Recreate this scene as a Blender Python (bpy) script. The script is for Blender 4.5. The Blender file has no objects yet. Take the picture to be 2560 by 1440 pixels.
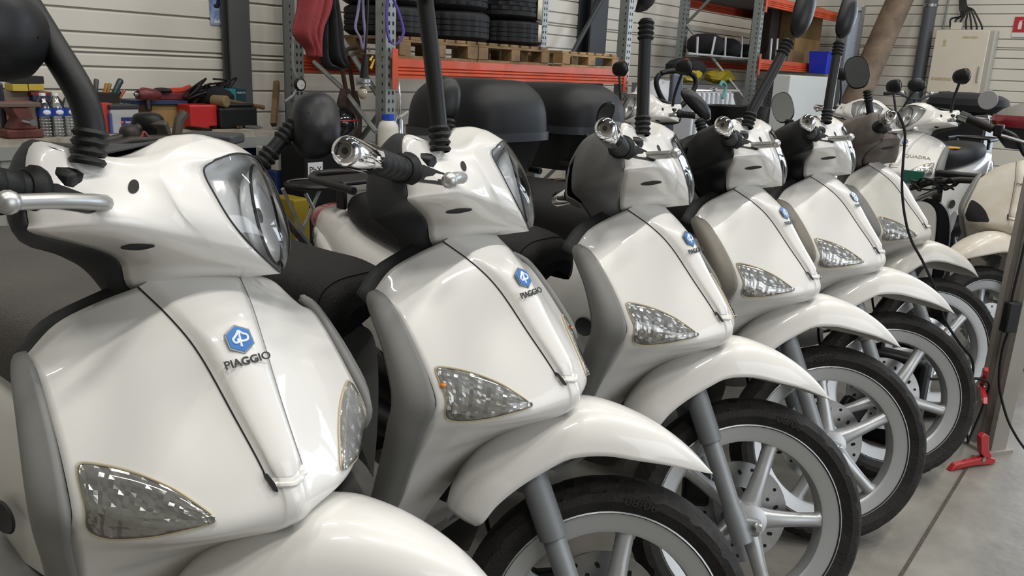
import bpy, bmesh, math, random
import numpy as np
from mathutils import Vector, Matrix, noise as mnoise
from mathutils.bvhtree import BVHTree
random.seed(7)
SC = bpy.context.scene
COL = SC.collection
V = Vector
# ------------------------------------------------------------------ camera
FPX, PITCH, ROLL, CAMZ = 2034.05, 0.2640965, 0.0452670, 1.1741
ZG = 0.028
_fw = V((0, math.cos(PITCH), -math.sin(PITCH)))
_up0 = V((0, math.sin(PITCH), math.cos(PITCH)))
_r0 = V((1, 0, 0))
_right = _r0 * math.cos(ROLL) + _up0 * math.sin(ROLL)
_up = _up0 * math.cos(ROLL) - _r0 * math.sin(ROLL)
cam = bpy.data.cameras.new('camera')
cam.sensor_width = 36.0
cam.lens = 36.0 * FPX / 2560.0
cam.clip_start = 0.02
camo = bpy.data.objects.new('camera', cam)
COL.objects.link(camo)
Rm = Matrix((_right, _up, -_fw)).transposed().to_4x4()
camo.matrix_world = Matrix.Translation((0, 0, CAMZ)) @ Rm
SC.camera = camo

def ray(uv):
    """world ray through a pixel of the 2560x1440 photograph"""
    d = _right * ((uv[0] - 1280) / FPX) - _up * ((uv[1] - 720) / FPX) + _fw
    return V((0, 0, CAMZ)), d.normalized()

# room frame: t along the back wall, d towards the back wall
A0 = V((-.757, 4.70, 0))
TH = math.radians(51.5)
UU = V((math.cos(TH), math.sin(TH), 0))
NN = V((-math.sin(TH), math.cos(TH), 0))
def RP(t, d, z=0.0):
    return A0 + UU * t + NN * d + V((0, 0, z))
RROT = Matrix.Rotation(TH, 4, 'Z')
def RMAT(t, d, z=0.0, rz=0.0):
    return Matrix.Translation(RP(t, d, z)) @ Matrix.Rotation(TH + rz, 4, 'Z')
def on(uv, d=None, t=None, z=None):
    """pixel -> room coordinates (t, d, z) on a known plane"""
    o, r = ray(uv)
    if d is not None: k = (d - (o - A0).dot(NN)) / r.dot(NN)
    elif t is not None: k = (t - (o - A0).dot(UU)) / r.dot(UU)
    else: k = (z - o.z) / r.z
    w = o + r * k
    return (w - A0).dot(UU), (w - A0).dot(NN), w.z

# ------------------------------------------------------------------ view, world, lights
SC.view_settings.view_transform = 'Standard'
SC.view_settings.look = 'None'
SC.view_settings.gamma = 1.0
SC.view_settings.use_curve_mapping = False
SC.view_settings.exposure = 0.36
SC.cycles.use_denoising = True
SC.cycles.max_bounces = 8
SC.cycles.transparent_max_bounces = 12
SC.cycles.sample_clamp_indirect = 6.0
world = bpy.data.worlds.new('daylight')
SC.world = world
world.use_nodes = True
wb = world.node_tree.nodes['Background']
wb.inputs['Color'].default_value = (.80, .89, 1.0, 1)
wb.inputs['Strength'].default_value = .30

def area(name, t, d, z, sx, sy, power, color, aim=None, rz=0.0):
    l = bpy.data.lights.new(name, 'AREA')
    l.shape = 'RECTANGLE'; l.size = sx; l.size_y = sy; l.energy = power; l.color = color
    o = bpy.data.objects.new(name, l); COL.objects.link(o)
    m = RMAT(t, d, z, rz)
    if aim is not None:
        q = (RP(*aim) - RP(t, d, z)).to_track_quat('-Z', 'Y')
        m = Matrix.Translation(RP(t, d, z)) @ q.to_matrix().to_4x4()
    o.matrix_world = m
    return o
WARM = (1.0, .97, .92)
TUBES = [(-4.6, -4.9), (-2.2, -4.9), (.2, -4.9), (2.6, -4.9), (-4.6, -1.9), (-2.2, -1.9), (.2, -1.9), (2.6, -1.9), (5.4, -1.9), (5.4, -4.9)]
for i, (t, d) in enumerate(TUBES):
    area('ceiling_tube_light', t, d, 5.80, 1.40, .10, 66 if d < -4 else 34, WARM)
area('roller_door_daylight', 7.9, -4.9, 1.9, 3.6, 3.4, 170, (.78, .88, 1.0), aim=(0, -4.3, 1.4))
area('yard_door_daylight', -1.0, -7.9, 2.0, 4.6, 3.4, 90, (.93, .96, 1.0), aim=(-1.0, 0, 1.6))

# ------------------------------------------------------------------ helpers
def srgb(h):
    h = h.lstrip('#')
    c = [int(h[i:i + 2], 16) / 255 for i in (0, 2, 4)]
    return tuple((x / 12.92 if x <= .04045 else ((x + .055) / 1.055) ** 2.4) for x in c)
MATS = {}
def M(name, col='#808080', rough=.5, metal=0.0, coat=0.0, var=None, bump=None, trans=0.0, emit=None, spec=.5, aniso=None, col2=None):
    if name in MATS: return MATS[name]
    m = bpy.data.materials.new(name); m.use_nodes = True
    nt = m.node_tree; b = nt.nodes['Principled BSDF']
    c = srgb(col)
    b.inputs['Base Color'].default_value = (*c, 1)
    b.inputs['Roughness'].default_value = rough
    b.inputs['Metallic'].default_value = metal
    b.inputs['Specular IOR Level'].default_value = spec
    if coat:
        b.inputs['Coat Weight'].default_value = coat
        b.inputs['Coat Roughness'].default_value = .04
    if emit:
        b.inputs['Emission Color'].default_value = (*srgb(emit[0]), 1)
        b.inputs['Emission Strength'].default_value = emit[1]
    tc = nt.nodes.new('ShaderNodeTexCoord')
    if var:                        # (scale, amount): mottled wear between the colour and col2
        n = nt.nodes.new('ShaderNodeTexNoise'); n.inputs['Scale'].default_value = var[0]
        n.inputs['Detail'].default_value = 6; n.inputs['Roughness'].default_value = .62
        nt.links.new(tc.outputs['Object'], n.inputs['Vector'])
        r = nt.nodes.new('ShaderNodeValToRGB')
        k = var[1]
        c2 = srgb(col2) if col2 else tuple(max(0, x * (1 - k)) for x in c)
        r.color_ramp.elements[0].position = .35; r.color_ramp.elements[1].position = .68
        r.color_ramp.elements[0].color = (*c2, 1); r.color_ramp.elements[1].color = (*c, 1)
        nt.links.new(n.outputs['Fac'], r.inputs['Fac'])
        nt.links.new(r.outputs['Color'], b.inputs['Base Color'])
    if bump:                       # (scale, strength)
        n = nt.nodes.new('ShaderNodeTexNoise'); n.inputs['Scale'].default_value = bump[0]
        n.inputs['Detail'].default_value = 4
        nt.links.new(tc.outputs['Object'], n.inputs['Vector'])
        bp = nt.nodes.new('ShaderNodeBump'); bp.inputs['Strength'].default_value = bump[1]
        bp.inputs['Distance'].default_value = .01
        nt.links.new(n.outputs['Fac'], bp.inputs['Height'])
        nt.links.new(bp.outputs['Normal'], b.inputs['Normal'])
    MATS[name] = m
    return m
def clear(name, col='#ffffff', facing=.06, rough=.03):
    """thin clear plastic: transparent with a fresnel gloss"""
    if name in MATS: return MATS[name]
    m = bpy.data.materials.new(name); m.use_nodes = True
    nt = m.node_tree; nt.nodes.clear()
    out = nt.nodes.new('ShaderNodeOutputMaterial')
    tr = nt.nodes.new('ShaderNodeBsdfTransparent'); tr.inputs['Color'].default_value = (*srgb(col), 1)
    gl = nt.nodes.new('ShaderNodeBsdfGlossy'); gl.inputs['Roughness'].default_value = rough
    fr = nt.nodes.new('ShaderNodeFresnel'); fr.inputs['IOR'].default_value = 1.5
    ad = nt.nodes.new('ShaderNodeMath'); ad.operation = 'ADD'; ad.inputs[1].default_value = facing; ad.use_clamp = True
    mx = nt.nodes.new('ShaderNodeMixShader')
    nt.links.new(fr.outputs[0], ad.inputs[0]); nt.links.new(ad.outputs[0], mx.inputs[0])
    nt.links.new(tr.outputs[0], mx.inputs[1]); nt.links.new(gl.outputs[0], mx.inputs[2])
    nt.links.new(mx.outputs[0], out.inputs[0])
    MATS[name] = m
    return m
WHITE = M('white_paint', '#d9d7d2', .34, coat=.7)
CREAM = M('cream_paint', '#d8d3c6', .34, coat=.6)
DIRTY = M('dusty_white_paint', '#d0ccc3', .45, coat=.3, var=(5, .2), col2='#b9ae9b')
GREYP = M('grey_plastic', '#7c7c79', .55, var=(14, .12), bump=(900, .08))
DARKP = M('dark_grey_plastic', '#333435', .6, spec=.35, var=(12, .15), bump=(900, .1))
BLACKP = M('black_plastic', '#0d0e10', .45, spec=.35, bump=(700, .05))
RUBBER = M('black_rubber', '#0c0d0e', .55, spec=.35, bump=(500, .1))
CHROME = M('chrome', '#e6e6e8', .06, 1.0)
STEEL = M('steel', '#b5b6b6', .32, 1.0, var=(30, .2))
SILVER = M('silver_paint', '#adafb0', .36, .55, bump=(1500, .03))
FORKG = M('fork_grey_paint', '#85898b', .45, .3, var=(20, .1))
ALU = M('cast_aluminium', '#b9b9b7', .38, .9)
TYRE = M('tyre_rubber', '#0f0f0f', .72, spec=.35, var=(25, .45), col2='#221f1c', bump=(160, .2))
TYREW = M('tyre_side', '#232120', .6, var=(18, .3), col2='#38342f')
LEATHER = M('seat_vinyl', '#0f0f10', .5, spec=.25, bump=(420, .35), var=(5, .3), col2='#171616')
LEATHERG = M('dusty_seat_vinyl', '#4c4844', .62, bump=(420, .5), var=(5, .25))
CLEAR = clear('clear_lens')
REFL = M('reflector', '#f4f5f5', .28, .35)
BOWL = M('reflector_bowl', '#f0f1f1', .18, .5)
LAMPIN = M('lamp_facets', '#c4c4c0', .15, .55)
GASKET = M('lamp_gasket', '#b7ab8e', .45)
BLACK = M('matt_black', '#08080a', .7)
BLUEB = M('badge_blue', '#2f6db4', .3, coat=.6)
LIGHTB = M('badge_light', '#dfe9f2', .3, coat=.4)
BADGER = M('badge_rim', '#8f979d', .25, .8)
INK = M('black_lettering', '#101114', .4)
AMBER = M('amber_plastic', '#c8741a', .3, coat=.5)
REDL = M('red_lens', '#8f2430', .2, coat=.7)
GLASSM = M('mirror_glass', '#e8ecee', .02, 1.0)
DUST = M('scuffed_black_plastic', '#0b0c0e', .42, spec=.3, var=(10, .3), col2='#1c1c20', bump=(60, .06))

class G:
    """collects geometry for one mesh"""
    def __init__(s): s.v = []; s.f = []
    def add(s, vs, fs):
        o = len(s.v); s.v += [V(x) for x in vs]; s.f += [tuple(i + o for i in f) for f in fs]; return s
    def grid(s, P, wrapv=False, wrapu=False):
        nu, nv = len(P), len(P[0]); vs = [p for r in P for p in r]; fs = []
        for i in range(nu if wrapu else nu - 1):
            for j in range(nv if wrapv else nv - 1):
                i2, j2 = (i + 1) % nu, (j + 1) % nv
                fs.append((i * nv + j, i * nv + j2, i2 * nv + j2, i2 * nv + j))
        return s.add(vs, fs)
    def tube(s, path, r, n=10, cap=True, squash=None):
        path = [V(p) for p in path]; k = len(path)
        rs = r if isinstance(r, (list, tuple)) else [r] * k
        P = []; prev = None
        for i in range(k):
            tg = (path[min(i + 1, k - 1)] - path[max(i - 1, 0)]).normalized()
            if prev is None:
                a = tg.orthogonal().normalized()
            else:
                a = (prev - tg * prev.dot(tg)).normalized()
            b = tg.cross(a); prev = a
            P.append([path[i] + (a * math.cos(2 * math.pi * j / n) + b * math.sin(2 * math.pi * j / n)) * rs[i] for j in range(n)])
        o = len(s.v); s.grid(P, wrapv=True)
        if cap:
            s.f.append(tuple(o + j for j in reversed(range(n))))
            s.f.append(tuple(o + (k - 1) * n + j for j in range(n)))
        return s
    def lathe(s, prof, o=(0, 0, 0), ax=(0, 0, 1), n=24, cap=True, ref=None):
        ax = V(ax).normalized(); a = V(ref).normalized() if ref else ax.orthogonal().normalized(); b = ax.cross(a); o = V(o)
        P = [[o + ax * h + (a * math.cos(2 * math.pi * j / n) + b * math.sin(2 * math.pi * j / n)) * r for j in range(n)] for r, h in prof]
        k = len(s.v); s.grid(P, wrapv=True)
        if cap:
            if prof[0][0] > 1e-5: s.f.append(tuple(k + j for j in reversed(range(n))))
            if prof[-1][0] > 1e-5: s.f.append(tuple(k + (len(prof) - 1) * n + j for j in range(n)))
        return s
    def box(s, c, size, m=None):
        x, y, z = [q / 2 for q in size]; c = V(c)
        vs = [V((a, b, d)) for a in (-x, x) for b in (-y, y) for d in (-z, z)]
        vs = [(m @ p if m else p) + c for p in vs]
        return s.add(vs, [(0, 1, 3, 2), (4, 6, 7, 5), (0, 4, 5, 1), (2, 3, 7, 6), (0, 2, 6, 4), (1, 5, 7, 3)])
    def prism(s, poly, h, m=None):
        n = len(poly)
        vs = [V((x, y, 0)) for x, y in poly] + [V((x, y, h)) for x, y in poly]
        if m: vs = [m @ p for p in vs]
        fs = [tuple(reversed(range(n))), tuple(range(n, 2 * n))] + [(i, (i + 1) % n, n + (i + 1) % n, n + i) for i in range(n)]
        return s.add(vs, fs)
    def ball(s, c, r, n=16, m=None, e=(1, 1, 1), pw=1.0):
        c = V(c); rr = r if isinstance(r, (tuple, list)) else (r, r, r)
        def sp(x): return math.copysign(abs(x) ** pw, x)
        P = []
        for i in range(n // 2 + 1):
            a = -math.pi / 2 + math.pi * i / (n // 2)
            row = []
            for j in range(n):
                b = 2 * math.pi * j / n
                p = V((sp(math.cos(a)) * sp(math.cos(b)) * rr[0], sp(math.cos(a)) * sp(math.sin(b)) * rr[1], sp(math.sin(a)) * rr[2]))
                row.append((m @ p if m else p) + c)
            P.append(row)
        return s.grid(P, wrapv=True)
    def build(s, name, mat, parent=None, smooth=True, ang=38, sub=0, bev=0, sol=0, soff=-1, mw=None, mirror=False):
        me = bpy.data.meshes.new(name)
        me.from_pydata([tuple(p) for p in s.v], [], s.f)
        bm = bmesh.new(); bm.from_mesh(me)
        bmesh.ops.remove_doubles(bm, verts=bm.verts, dist=1e-6)
        bmesh.ops.recalc_face_normals(bm, faces=bm.faces)
        if smooth:
            th = math.radians(ang)
            for e in bm.edges:
                if len(e.link_faces) == 2 and e.calc_face_angle(0) > th: e.smooth = False
            for f in bm.faces: f.smooth = True
        bm.to_mesh(me); bm.free()
        me.materials.append(mat)
        o = bpy.data.objects.new(name, me); COL.objects.link(o)
        if parent is not None: o.parent = parent
        if mw is not None: o.matrix_local = mw
        if sol:
            q = o.modifiers.new('thickness', 'SOLIDIFY'); q.thickness = sol; q.offset = soff
        if bev:
            q = o.modifiers.new('bevel', 'BEVEL'); q.width = bev; q.segments = 2; q.limit_method = 'ANGLE'; q.angle_limit = math.radians(40)
        if sub:
            q = o.modifiers.new('subdivision', 'SUBSURF'); q.levels = sub; q.render_levels = sub
        return o
def tag(o, label, cat=None, group=None, kind=None):
    if label: o['label'] = label
    if cat: o['category'] = cat
    if group: o['group'] = group
    if kind: o['kind'] = kind
    return o
def thing(name, label, cat, mw=None, group=None):
    o = bpy.data.objects.new(name, None); COL.objects.link(o); o.empty_display_size = .05
    if mw is not None: o.matrix_world = mw
    return tag(o, label, cat, group)
def copy_tree(o, parent=None, skip=()):
    c = o.copy(); COL.objects.link(c); c.parent = parent
    for ch in list(o.children):
        if ch.name.split('.')[0] not in skip: copy_tree(ch, c, skip)
    return c
def cr(p0, p1, p2, p3, t):
    return (p1 * 2 + (p2 - p0) * t + (p0 * 2 - p1 * 5 + p2 * 4 - p3) * t * t + (p1 * 3 - p0 - p2 * 3 + p3) * t ** 3) * .5
def curve(pts, n, closed=False):
    """catmull-rom through the points, n samples per span"""
    pts = [V(p) for p in pts]; k = len(pts); out = []
    for i in range(k if closed else k - 1):
        if closed: q = [pts[(i + a) % k] for a in (-1, 0, 1, 2)]
        else:
            p1, p2 = pts[i], pts[i + 1]
            q = [pts[i - 1] if i else p1 * 2 - p2, p1, p2, pts[i + 2] if i + 2 < k else p2 * 2 - p1]
        out += [cr(*q, t / n) for t in range(n)]
    if not closed: out.append(pts[-1])
    return out
def surf(rows, nu, nv):
    a = [curve(r, nv) for r in rows]
    cols = [curve([r[j] for r in a], nu) for j in range(len(a[0]))]
    return [[c[i] for c in cols] for i in range(len(cols[0]))]
def mir(p): return V((p[0], -p[1], p[2]))
def halves(rows):
    """right half rows starting on the centre plane -> full rows"""
    return [[mir(p) for p in reversed(r[1:])] + [V(p) for p in r] for r in rows]
def bvh_of(P):
    g = G().grid(P)
    return BVHTree.FromPolygons([tuple(v) for v in g.v], g.f)
def textmesh(body, size, depth=.0, bold=False, xs=1.0, shear=0.0):
    c = bpy.data.curves.new('lettering', 'FONT'); c.body = body; c.size = size; c.extrude = depth
    c.align_x = 'CENTER'; c.align_y = 'CENTER'; c.shear = shear; c.offset = .018 * size if bold else 0
    c.resolution_u = 3
    o = bpy.data.objects.new('lettering', c); COL.objects.link(o)
    dg = bpy.context.evaluated_depsgraph_get()
    me = bpy.data.meshes.new_from_object(o.evaluated_get(dg))
    vs = [V((v.co.x * xs, v.co.y, v.co.z)) for v in me.vertices]; fs = [tuple(p.vertices) for p in me.polygons]
    bpy.data.objects.remove(o); bpy.data.curves.remove(c); bpy.data.meshes.remove(me)
    return vs, fs
def lettering(name, body, size, mw, mat, parent=None, bold=True, xs=1.0, depth=.0004):
    vs, fs = textmesh(body, size, depth, bold, xs)
    g = G().add([mw @ v for v in vs], fs)
    return g.build(name, mat, parent, smooth=False)
def frame(o, x, y):
    """matrix with local x, y along the given directions"""
    x = V(x).normalized(); z = x.cross(V(y)).normalized(); y = z.cross(x)
    return Matrix.Translation(V(o)) @ Matrix((x, y, z)).transposed().to_4x4()

# ------------------------------------------------------------------ scooter poses (x, y, heading, steering)
POSE = {1: (-.1799, .8018, -.7179, .7408), 2: (.1786, 1.1818, -.5958, .6873), 3: (.519, 1.5621, -.6839, .7852),
        4: (.8425, 1.9608, -.7077, .7356), 5: (1.1655, 2.3255, -.7343, .7229), 6: (1.5461, 2.8221, -.6113, .7788)}
RAKE = math.radians(26)
AXO, AXD = V((.09, 0, 0)), V((-math.sin(RAKE), 0, math.cos(RAKE)))
def STEER(a): return Matrix.Translation(AXO) @ Matrix.Rotation(a, 4, AXD) @ Matrix.Translation(-AXO)
def ROOT(s): return Matrix.Translation((POSE[s][0], POSE[s][1], -ZG)) @ Matrix.Rotation(POSE[s][2], 4, 'Z')
def lray(s, uv, st=False):
    m = (ROOT(s) @ STEER(POSE[s][3]) if st else ROOT(s)).inverted()
    o, d = ray(uv)
    return m @ o, (m.to_3x3() @ d).normalized()
def lhit(s, uv, y, st=False):
    o, d = lray(s, uv, st); return o + d * ((y - o.y) / d.y)
def drape(bvh, s, px, st, off):
    out = []
    for uv in px:
        o, d = lray(s, uv, st); h = bvh.ray_cast(o, d)
        if h[0] is None:
            q = o + d * max(0, (V((-.25, -.1, .8)) - o).dot(d)); h = bvh.find_nearest(q)
        n = h[1] if h[1].dot(d) < 0 else -h[1]
        out.append(h[0] + n * off)
    return out
def fan(g, ring):
    c = sum(ring, V((0, 0, 0))) / len(ring); n = len(ring)
    return g.add(ring + [c], [(i, (i + 1) % n, n) for i in range(n)])
def c1(x, y): return (x / 3.364, 300 + y / 3.364)
def c2(x, y): return (60 + x / 1.8, 640 + y / 1.8)
def c3(x, y): return (820 + x / 4.5, 300 + y / 4.5)
def c4(x, y): return (940 + x / 2.77, 560 + y / 2.77)
def c5(x, y): return (1360 + x / 5.143, 270 + y / 5.143)
def half(rows, nu, nv):
    """right half sampled grid; the first column mirrors smoothly over the centre plane"""
    a = []
    for r in rows:
        r = [V(p) for p in r]
        g = mir(r[1]) if abs(r[0].y) < 1e-6 else r[0] * 2 - r[1]
        a.append(curve([g] + r, nv)[nv:])
    cols = [curve([r[j] for r in a], nu) for j in range(len(a[0]))]
    return [[c[i] for c in cols] for i in range(len(cols[0]))]
def mgrid(P): return [[mir(p) for p in r] for r in P]
def gnormals(P):
    nu, nv = len(P), len(P[0]); N = []
    for i in range(nu):
        N.append([])
        for j in range(nv):
            a = P[min(i + 1, nu - 1)][j] - P[max(i - 1, 0)][j]; b = P[i][min(j + 1, nv - 1)] - P[i][max(j - 1, 0)]
            n = a.cross(b)
            if n.length < 1e-12: n = V((1, 0, 0))
            
            if j == 0 and abs(P[i][0].y) < 1e-6: n.y = 0
            n.normalize(); N[-1].append(n if n.x > 0 else -n)
    return N

LS = [
 [(-.303, 0, .934), (-.305, -.035, .930), (-.311, -.066, .923), (-.330, -.108, .907), (-.349, -.150, .884), (-.357, -.183, .850)],
 [(-.247, 0, .902), (-.249, -.030, .899), (-.256, -.053, .892), (-.287, -.105, .882), (-.316, -.150, .867), (-.338, -.186, .845)],
 [(-.201, 0, .868), (-.204, -.022, .865), (-.213, -.042, .856), (-.248, -.100, .850), (-.280, -.150, .842), (-.305, -.188, .838)],
 [(-.148, 0, .800), (-.151, -.018, .797), (-.160, -.032, .793), (-.197, -.095, .795), (-.228, -.150, .788), (-.250, -.194, .780)],
 [(-.092, 0, .728), (-.097, -.013, .730), (-.106, -.024, .729), (-.136, -.092, .725), (-.174, -.150, .722), (-.207, -.201, .716)],
 [(-.076, 0, .694), (-.080, -.013, .692), (-.087, -.025, .690), (-.113, -.092, .684), (-.160, -.150, .682), (-.223, -.201, .679)],
 [(-.092, 0, .664), (-.096, -.016, .662), (-.105, -.030, .660), (-.138, -.080, .655), (-.184, -.140, .650), (-.240, -.194, .645)],
 [(-.130, -.022, .642), (-.142, -.035, .640), (-.158, -.050, .636), (-.182, -.090, .628), (-.214, -.140, .620), (-.257, -.186, .610)],
 [(-.200, -.045, .600), (-.206, -.055, .598), (-.214, -.070, .596), (-.228, -.100, .590), (-.252, -.140, .580), (-.279, -.176, .566)],
 [(-.273, -.050, .513), (-.276, -.060, .512), (-.281, -.075, .510), (-.290, -.100, .505), (-.300, -.130, .500), (-.315, -.160, .487)],
 [(-.345, -.055, .400), (-.347, -.065, .400), (-.350, -.080, .398), (-.355, -.100, .396), (-.362, -.125, .393), (-.372, -.150, .388)],
 [(-.395, -.060, .300), (-.397, -.068, .300), (-.400, -.080, .300), (-.405, -.100, .300), (-.412, -.120, .300), (-.420, -.140, .300)],
]
HS = [
 [(-.275, 0, 1.090), (-.300, 0, 1.101), (-.318, 0, 1.105), (-.340, 0, 1.107), (-.372, 0, 1.102)],
 [(-.281, -.050, 1.084), (-.308, -.056, 1.094), (-.320, -.058, 1.096), (-.340, -.062, 1.096), (-.366, -.066, 1.089)],
 [(-.290, -.088, 1.067), (-.322, -.108, 1.070), (-.331, -.118, 1.067), (-.350, -.128, 1.057), (-.378, -.142, 1.046)],
 [(-.297, -.100, 1.050), (-.322, -.142, 1.042), (-.330, -.154, 1.037), (-.355, -.172, 1.036), (-.390, -.197, 1.038)],
 [(-.277, -.096, 1.020), (-.305, -.146, 1.015), (-.314, -.157, 1.011), (-.350, -.190, 1.012), (-.424, -.229, 1.036)],
 [(-.257, -.083, .993), (-.287, -.140, .991), (-.297, -.151, .987), (-.345, -.210, .988), (-.419, -.238, .990)],
 [(-.239, -.057, .971), (-.271, -.112, .972), (-.284, -.132, .971), (-.337, -.216, .970), (-.408, -.238, .953)],
 [(-.236, -.052, .966), (-.268, -.100, .962), (-.282, -.118, .961), (-.338, -.204, .958), (-.407, -.228, .942)],
 [(-.222, -.020, .952), (-.256, -.060, .947), (-.272, -.076, .945), (-.330, -.135, .944), (-.394, -.130, .936)],
 [(-.219, -.010, .948), (-.251, -.038, .942), (-.268, -.052, .940), (-.326, -.095, .932), (-.386, -.086, .925)],
 [(-.216, -.002, .945), (-.247, -.020, .938), (-.264, -.032, .934), (-.324, -.070, .916), (-.374, -.066, .893)],
 [(-.217, 0, .943), (-.247, 0, .935), (-.262, 0, .931), (-.300, 0, .925), (-.330, 0, .890)],
]
LENS = [
 [(-.275, 0, 1.090), (-.281, -.050, 1.084), (-.290, -.088, 1.067)],
 [(-.250, 0, 1.064), (-.266, -.055, 1.060), (-.297, -.100, 1.050)],
 [(-.228, 0, 1.030), (-.245, -.052, 1.026), (-.277, -.096, 1.020)],
 [(-.215, 0, .998), (-.228, -.045, .996), (-.257, -.083, .993)],
 [(-.210, 0, .972), (-.219, -.030, .971), (-.238, -.055, .970)],
 [(-.211, 0, .953), (-.216, -.010, .952), (-.222, -.020, .952)],
 [(-.216, 0, .945), (-.216, -.001, .945), (-.216, -.002, .945)],
]
LSP = half(LS, 6, 5); LSN = gnormals(LSP)
HSP = half(HS, 5, 5)
LBVH = bvh_of(LSP); HBVH = bvh_of(HSP)
RW = .258; AX = V((0, 0, .284))
LAMP = {}

def steered(o, st=0.0):
    o['steered'] = 1; return o

def build_scooter():
    R = thing('scooter', None, 'scooter')
    def P(g, name, mat, par=R, st=False, **k):
        o = g.build(name, mat, par, **k)
        if st: o['steered'] = 1
        return o
    # ---- leg shield with its centre panel
    ls = P(G().grid(LSP).grid(mgrid(LSP)), 'leg_shield', WHITE, sol=.004, soff=-1, ang=50)
    nv, nu = 5, 6
    strip = []
    last = int(nu * 4.15)
    for i in range(0, last + 1):
        row = []
        for j in range(2 * nv + 1):
            e = min(1, (2 * nv - j) / 2.2, (last - i) / 1.2 + .1)
            row.append(LSP[i][j] + LSN[i][j] * (.0006 + .0042 * e * e * (3 - 2 * e)))
        strip.append(row)
    P(G().grid(strip).grid(mgrid(strip)), 'centre_panel', WHITE, ls, ang=60)
    seam = [LSP[i][2 * nv] + LSN[i][2 * nv] * .0008 for i in range(0, last + 1)]
    P(G().tube(seam, .0010, 6), 'panel_seam', BLACK, ls)
    P(G().tube([mir(p) for p in seam], .0009, 6), 'panel_seam', GREYP, ls)
    P(fan(G(), drape(LBVH, 2, [c4(*q) for q in ((1228, 1030), (1252, 1036), (1290, 1080), (1312, 1112), (1306, 1124), (1288, 1118), (1262, 1085), (1238, 1055))], False, .0056)),
      'latch_slot', BLACK, ls, smooth=False)
    lip = [(LSP[i][2 * nv + 1] + LSN[i][2 * nv + 1] * .000) for i in range(last - 1, last + 1)]
    bl = [LSP[last + 1][j] + LSN[last + 1][j] * .001 for j in range(2 * nv, -1, -2)]
    path = bl + [mir(p) for p in reversed(bl[:-1])]
    P(G().tube(curve(path, 3), .0036, 8), 'panel_lip', WHITE, ls)
    # ---- badge
    upv = (V((-.201, 0, .868)) - V((-.110, 0, .750))).normalized()
    bm = frame(V((-.2005, 0, .8675)) + V((.85, 0, .53)) * .0056, (0, 1, 0), upv)
    hexa = lambda r: [(r * math.sin(i * math.pi / 3), r * math.cos(i * math.pi / 3)) for i in range(6)]
    b = P(G().prism(hexa(.0195), .0020, bm), 'badge', BADGER, smooth=False, bev=.0006)
    P(G().prism(hexa(.0168), .0006, bm @ Matrix.Translation((0, 0, .0020))), 'badge_field', BLUEB, b, smooth=False)
    m2 = bm @ Matrix.Translation((0, 0, .0028)) @ Matrix.Rotation(math.radians(-8), 4, 'Z')
    sy = G()
    for pts in ([(0, .0105, 0), (0, -.0105, 0)],
                [(0, .0105, 0), (-.0045, .004, 0), (-.0088, -.0005, 0), (-.0072, -.0048, 0), (-.0028, -.0042, 0), (-.003, .000, 0)],
                [(0, .0105, 0), (.0045, .0065, 0), (.0098, .004, 0), (.0098, -.0012, 0), (.0052, -.0032, 0), (.0005, -.0032, 0)]):
        sy.tube([m2 @ p for p in curve(pts, 5)], .0016, 6)
    P(sy, 'badge_symbol', LIGHTB, b)
    lettm = frame(V((-.2005, 0, .8675)) + V((.85, 0, .53)) * .0072 - upv * .0285, (0, 1, 0), upv)
    lettering('brand_lettering', 'PIAGGIO', .0138, lettm, INK, R, xs=1.12)
    # ---- front turn signals
    top = [(410, 1000), (440, 988), (560, 1004), (700, 1040), (850, 1100), (960, 1165), (1040, 1220), (1066, 1250)]
    bot = [(486, 1340), (495, 1352), (545, 1368), (650, 1366), (800, 1345), (950, 1305), (1045, 1275), (1066, 1252)]
    back = [(410, 1000), (422, 1050), (450, 1120), (478, 1190), (486, 1250), (478, 1300), (486, 1340)]
    T = [V((*p, 0)) for p in top]; B_ = [V((*p, 0)) for p in bot]; K_ = [V((*p, 0)) for p in back]
    def at(c, t):
        cc = curve(c, 8); x = t * (len(cc) - 1); i = min(int(x), len(cc) - 2); return cc[i].lerp(cc[i + 1], x - i)
    NS, NT = 34, 18
    px = []
    for i in range(NS + 1):
        s_ = i / NS; tp, bt = at(T, s_), at(B_, s_); row = []
        for j in range(NT + 1):
            t_ = j / NT
            lin = tp.lerp(bt, t_)
            bow = at(K_, t_) - T[0].lerp(B_[0], t_)
            row.append(lin + bow * (1 - s_) ** 2)
        px.append(row)
    flat = drape(LBVH, 2, [c4(p.x, p.y) for r in px for p in r], False, 0.0)
    base = [flat[i * (NT + 1):(i + 1) * (NT + 1)] for i in range(NS + 1)]
    nrm = gnormals(base)
    avg = sum((n for r in nrm for n in r), V((0, 0, 0))).normalized()
    rnd = random.Random(3)
    LAMP['base'], LAMP['n'] = base, avg
    for sgn in (1, -1):
        f = (lambda p: p) if sgn == 1 else mir
        lens, fac = [], []
        for i in range(NS + 1):
            lr, fr = [], []
            for j in range(NT + 1):
                e = min(1, min(i, NS - i) / 2.5, min(j, NT - j) / 2.5)
                lr.append(f(base[i][j] + avg * (.0016 + .0042 * (1 - (1 - e) ** 2))))
                k = .0011 * ((i // 2) % 2) + .0008 * ((i // 4 + j // 3) % 2) + (rnd.random() - .5) * .0005
                fr.append(f(base[i][j] + avg * (.0010 + (k if 0 < i < NS and 0 < j < NT else 0))))
            lens.append(lr); fac.append(fr)
        ts = P(G().grid(fac), 'turn_signal', LAMPIN, smooth=False)
        P(G().grid(lens), 'lens', CLEAR, ts, ang=60)
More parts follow.
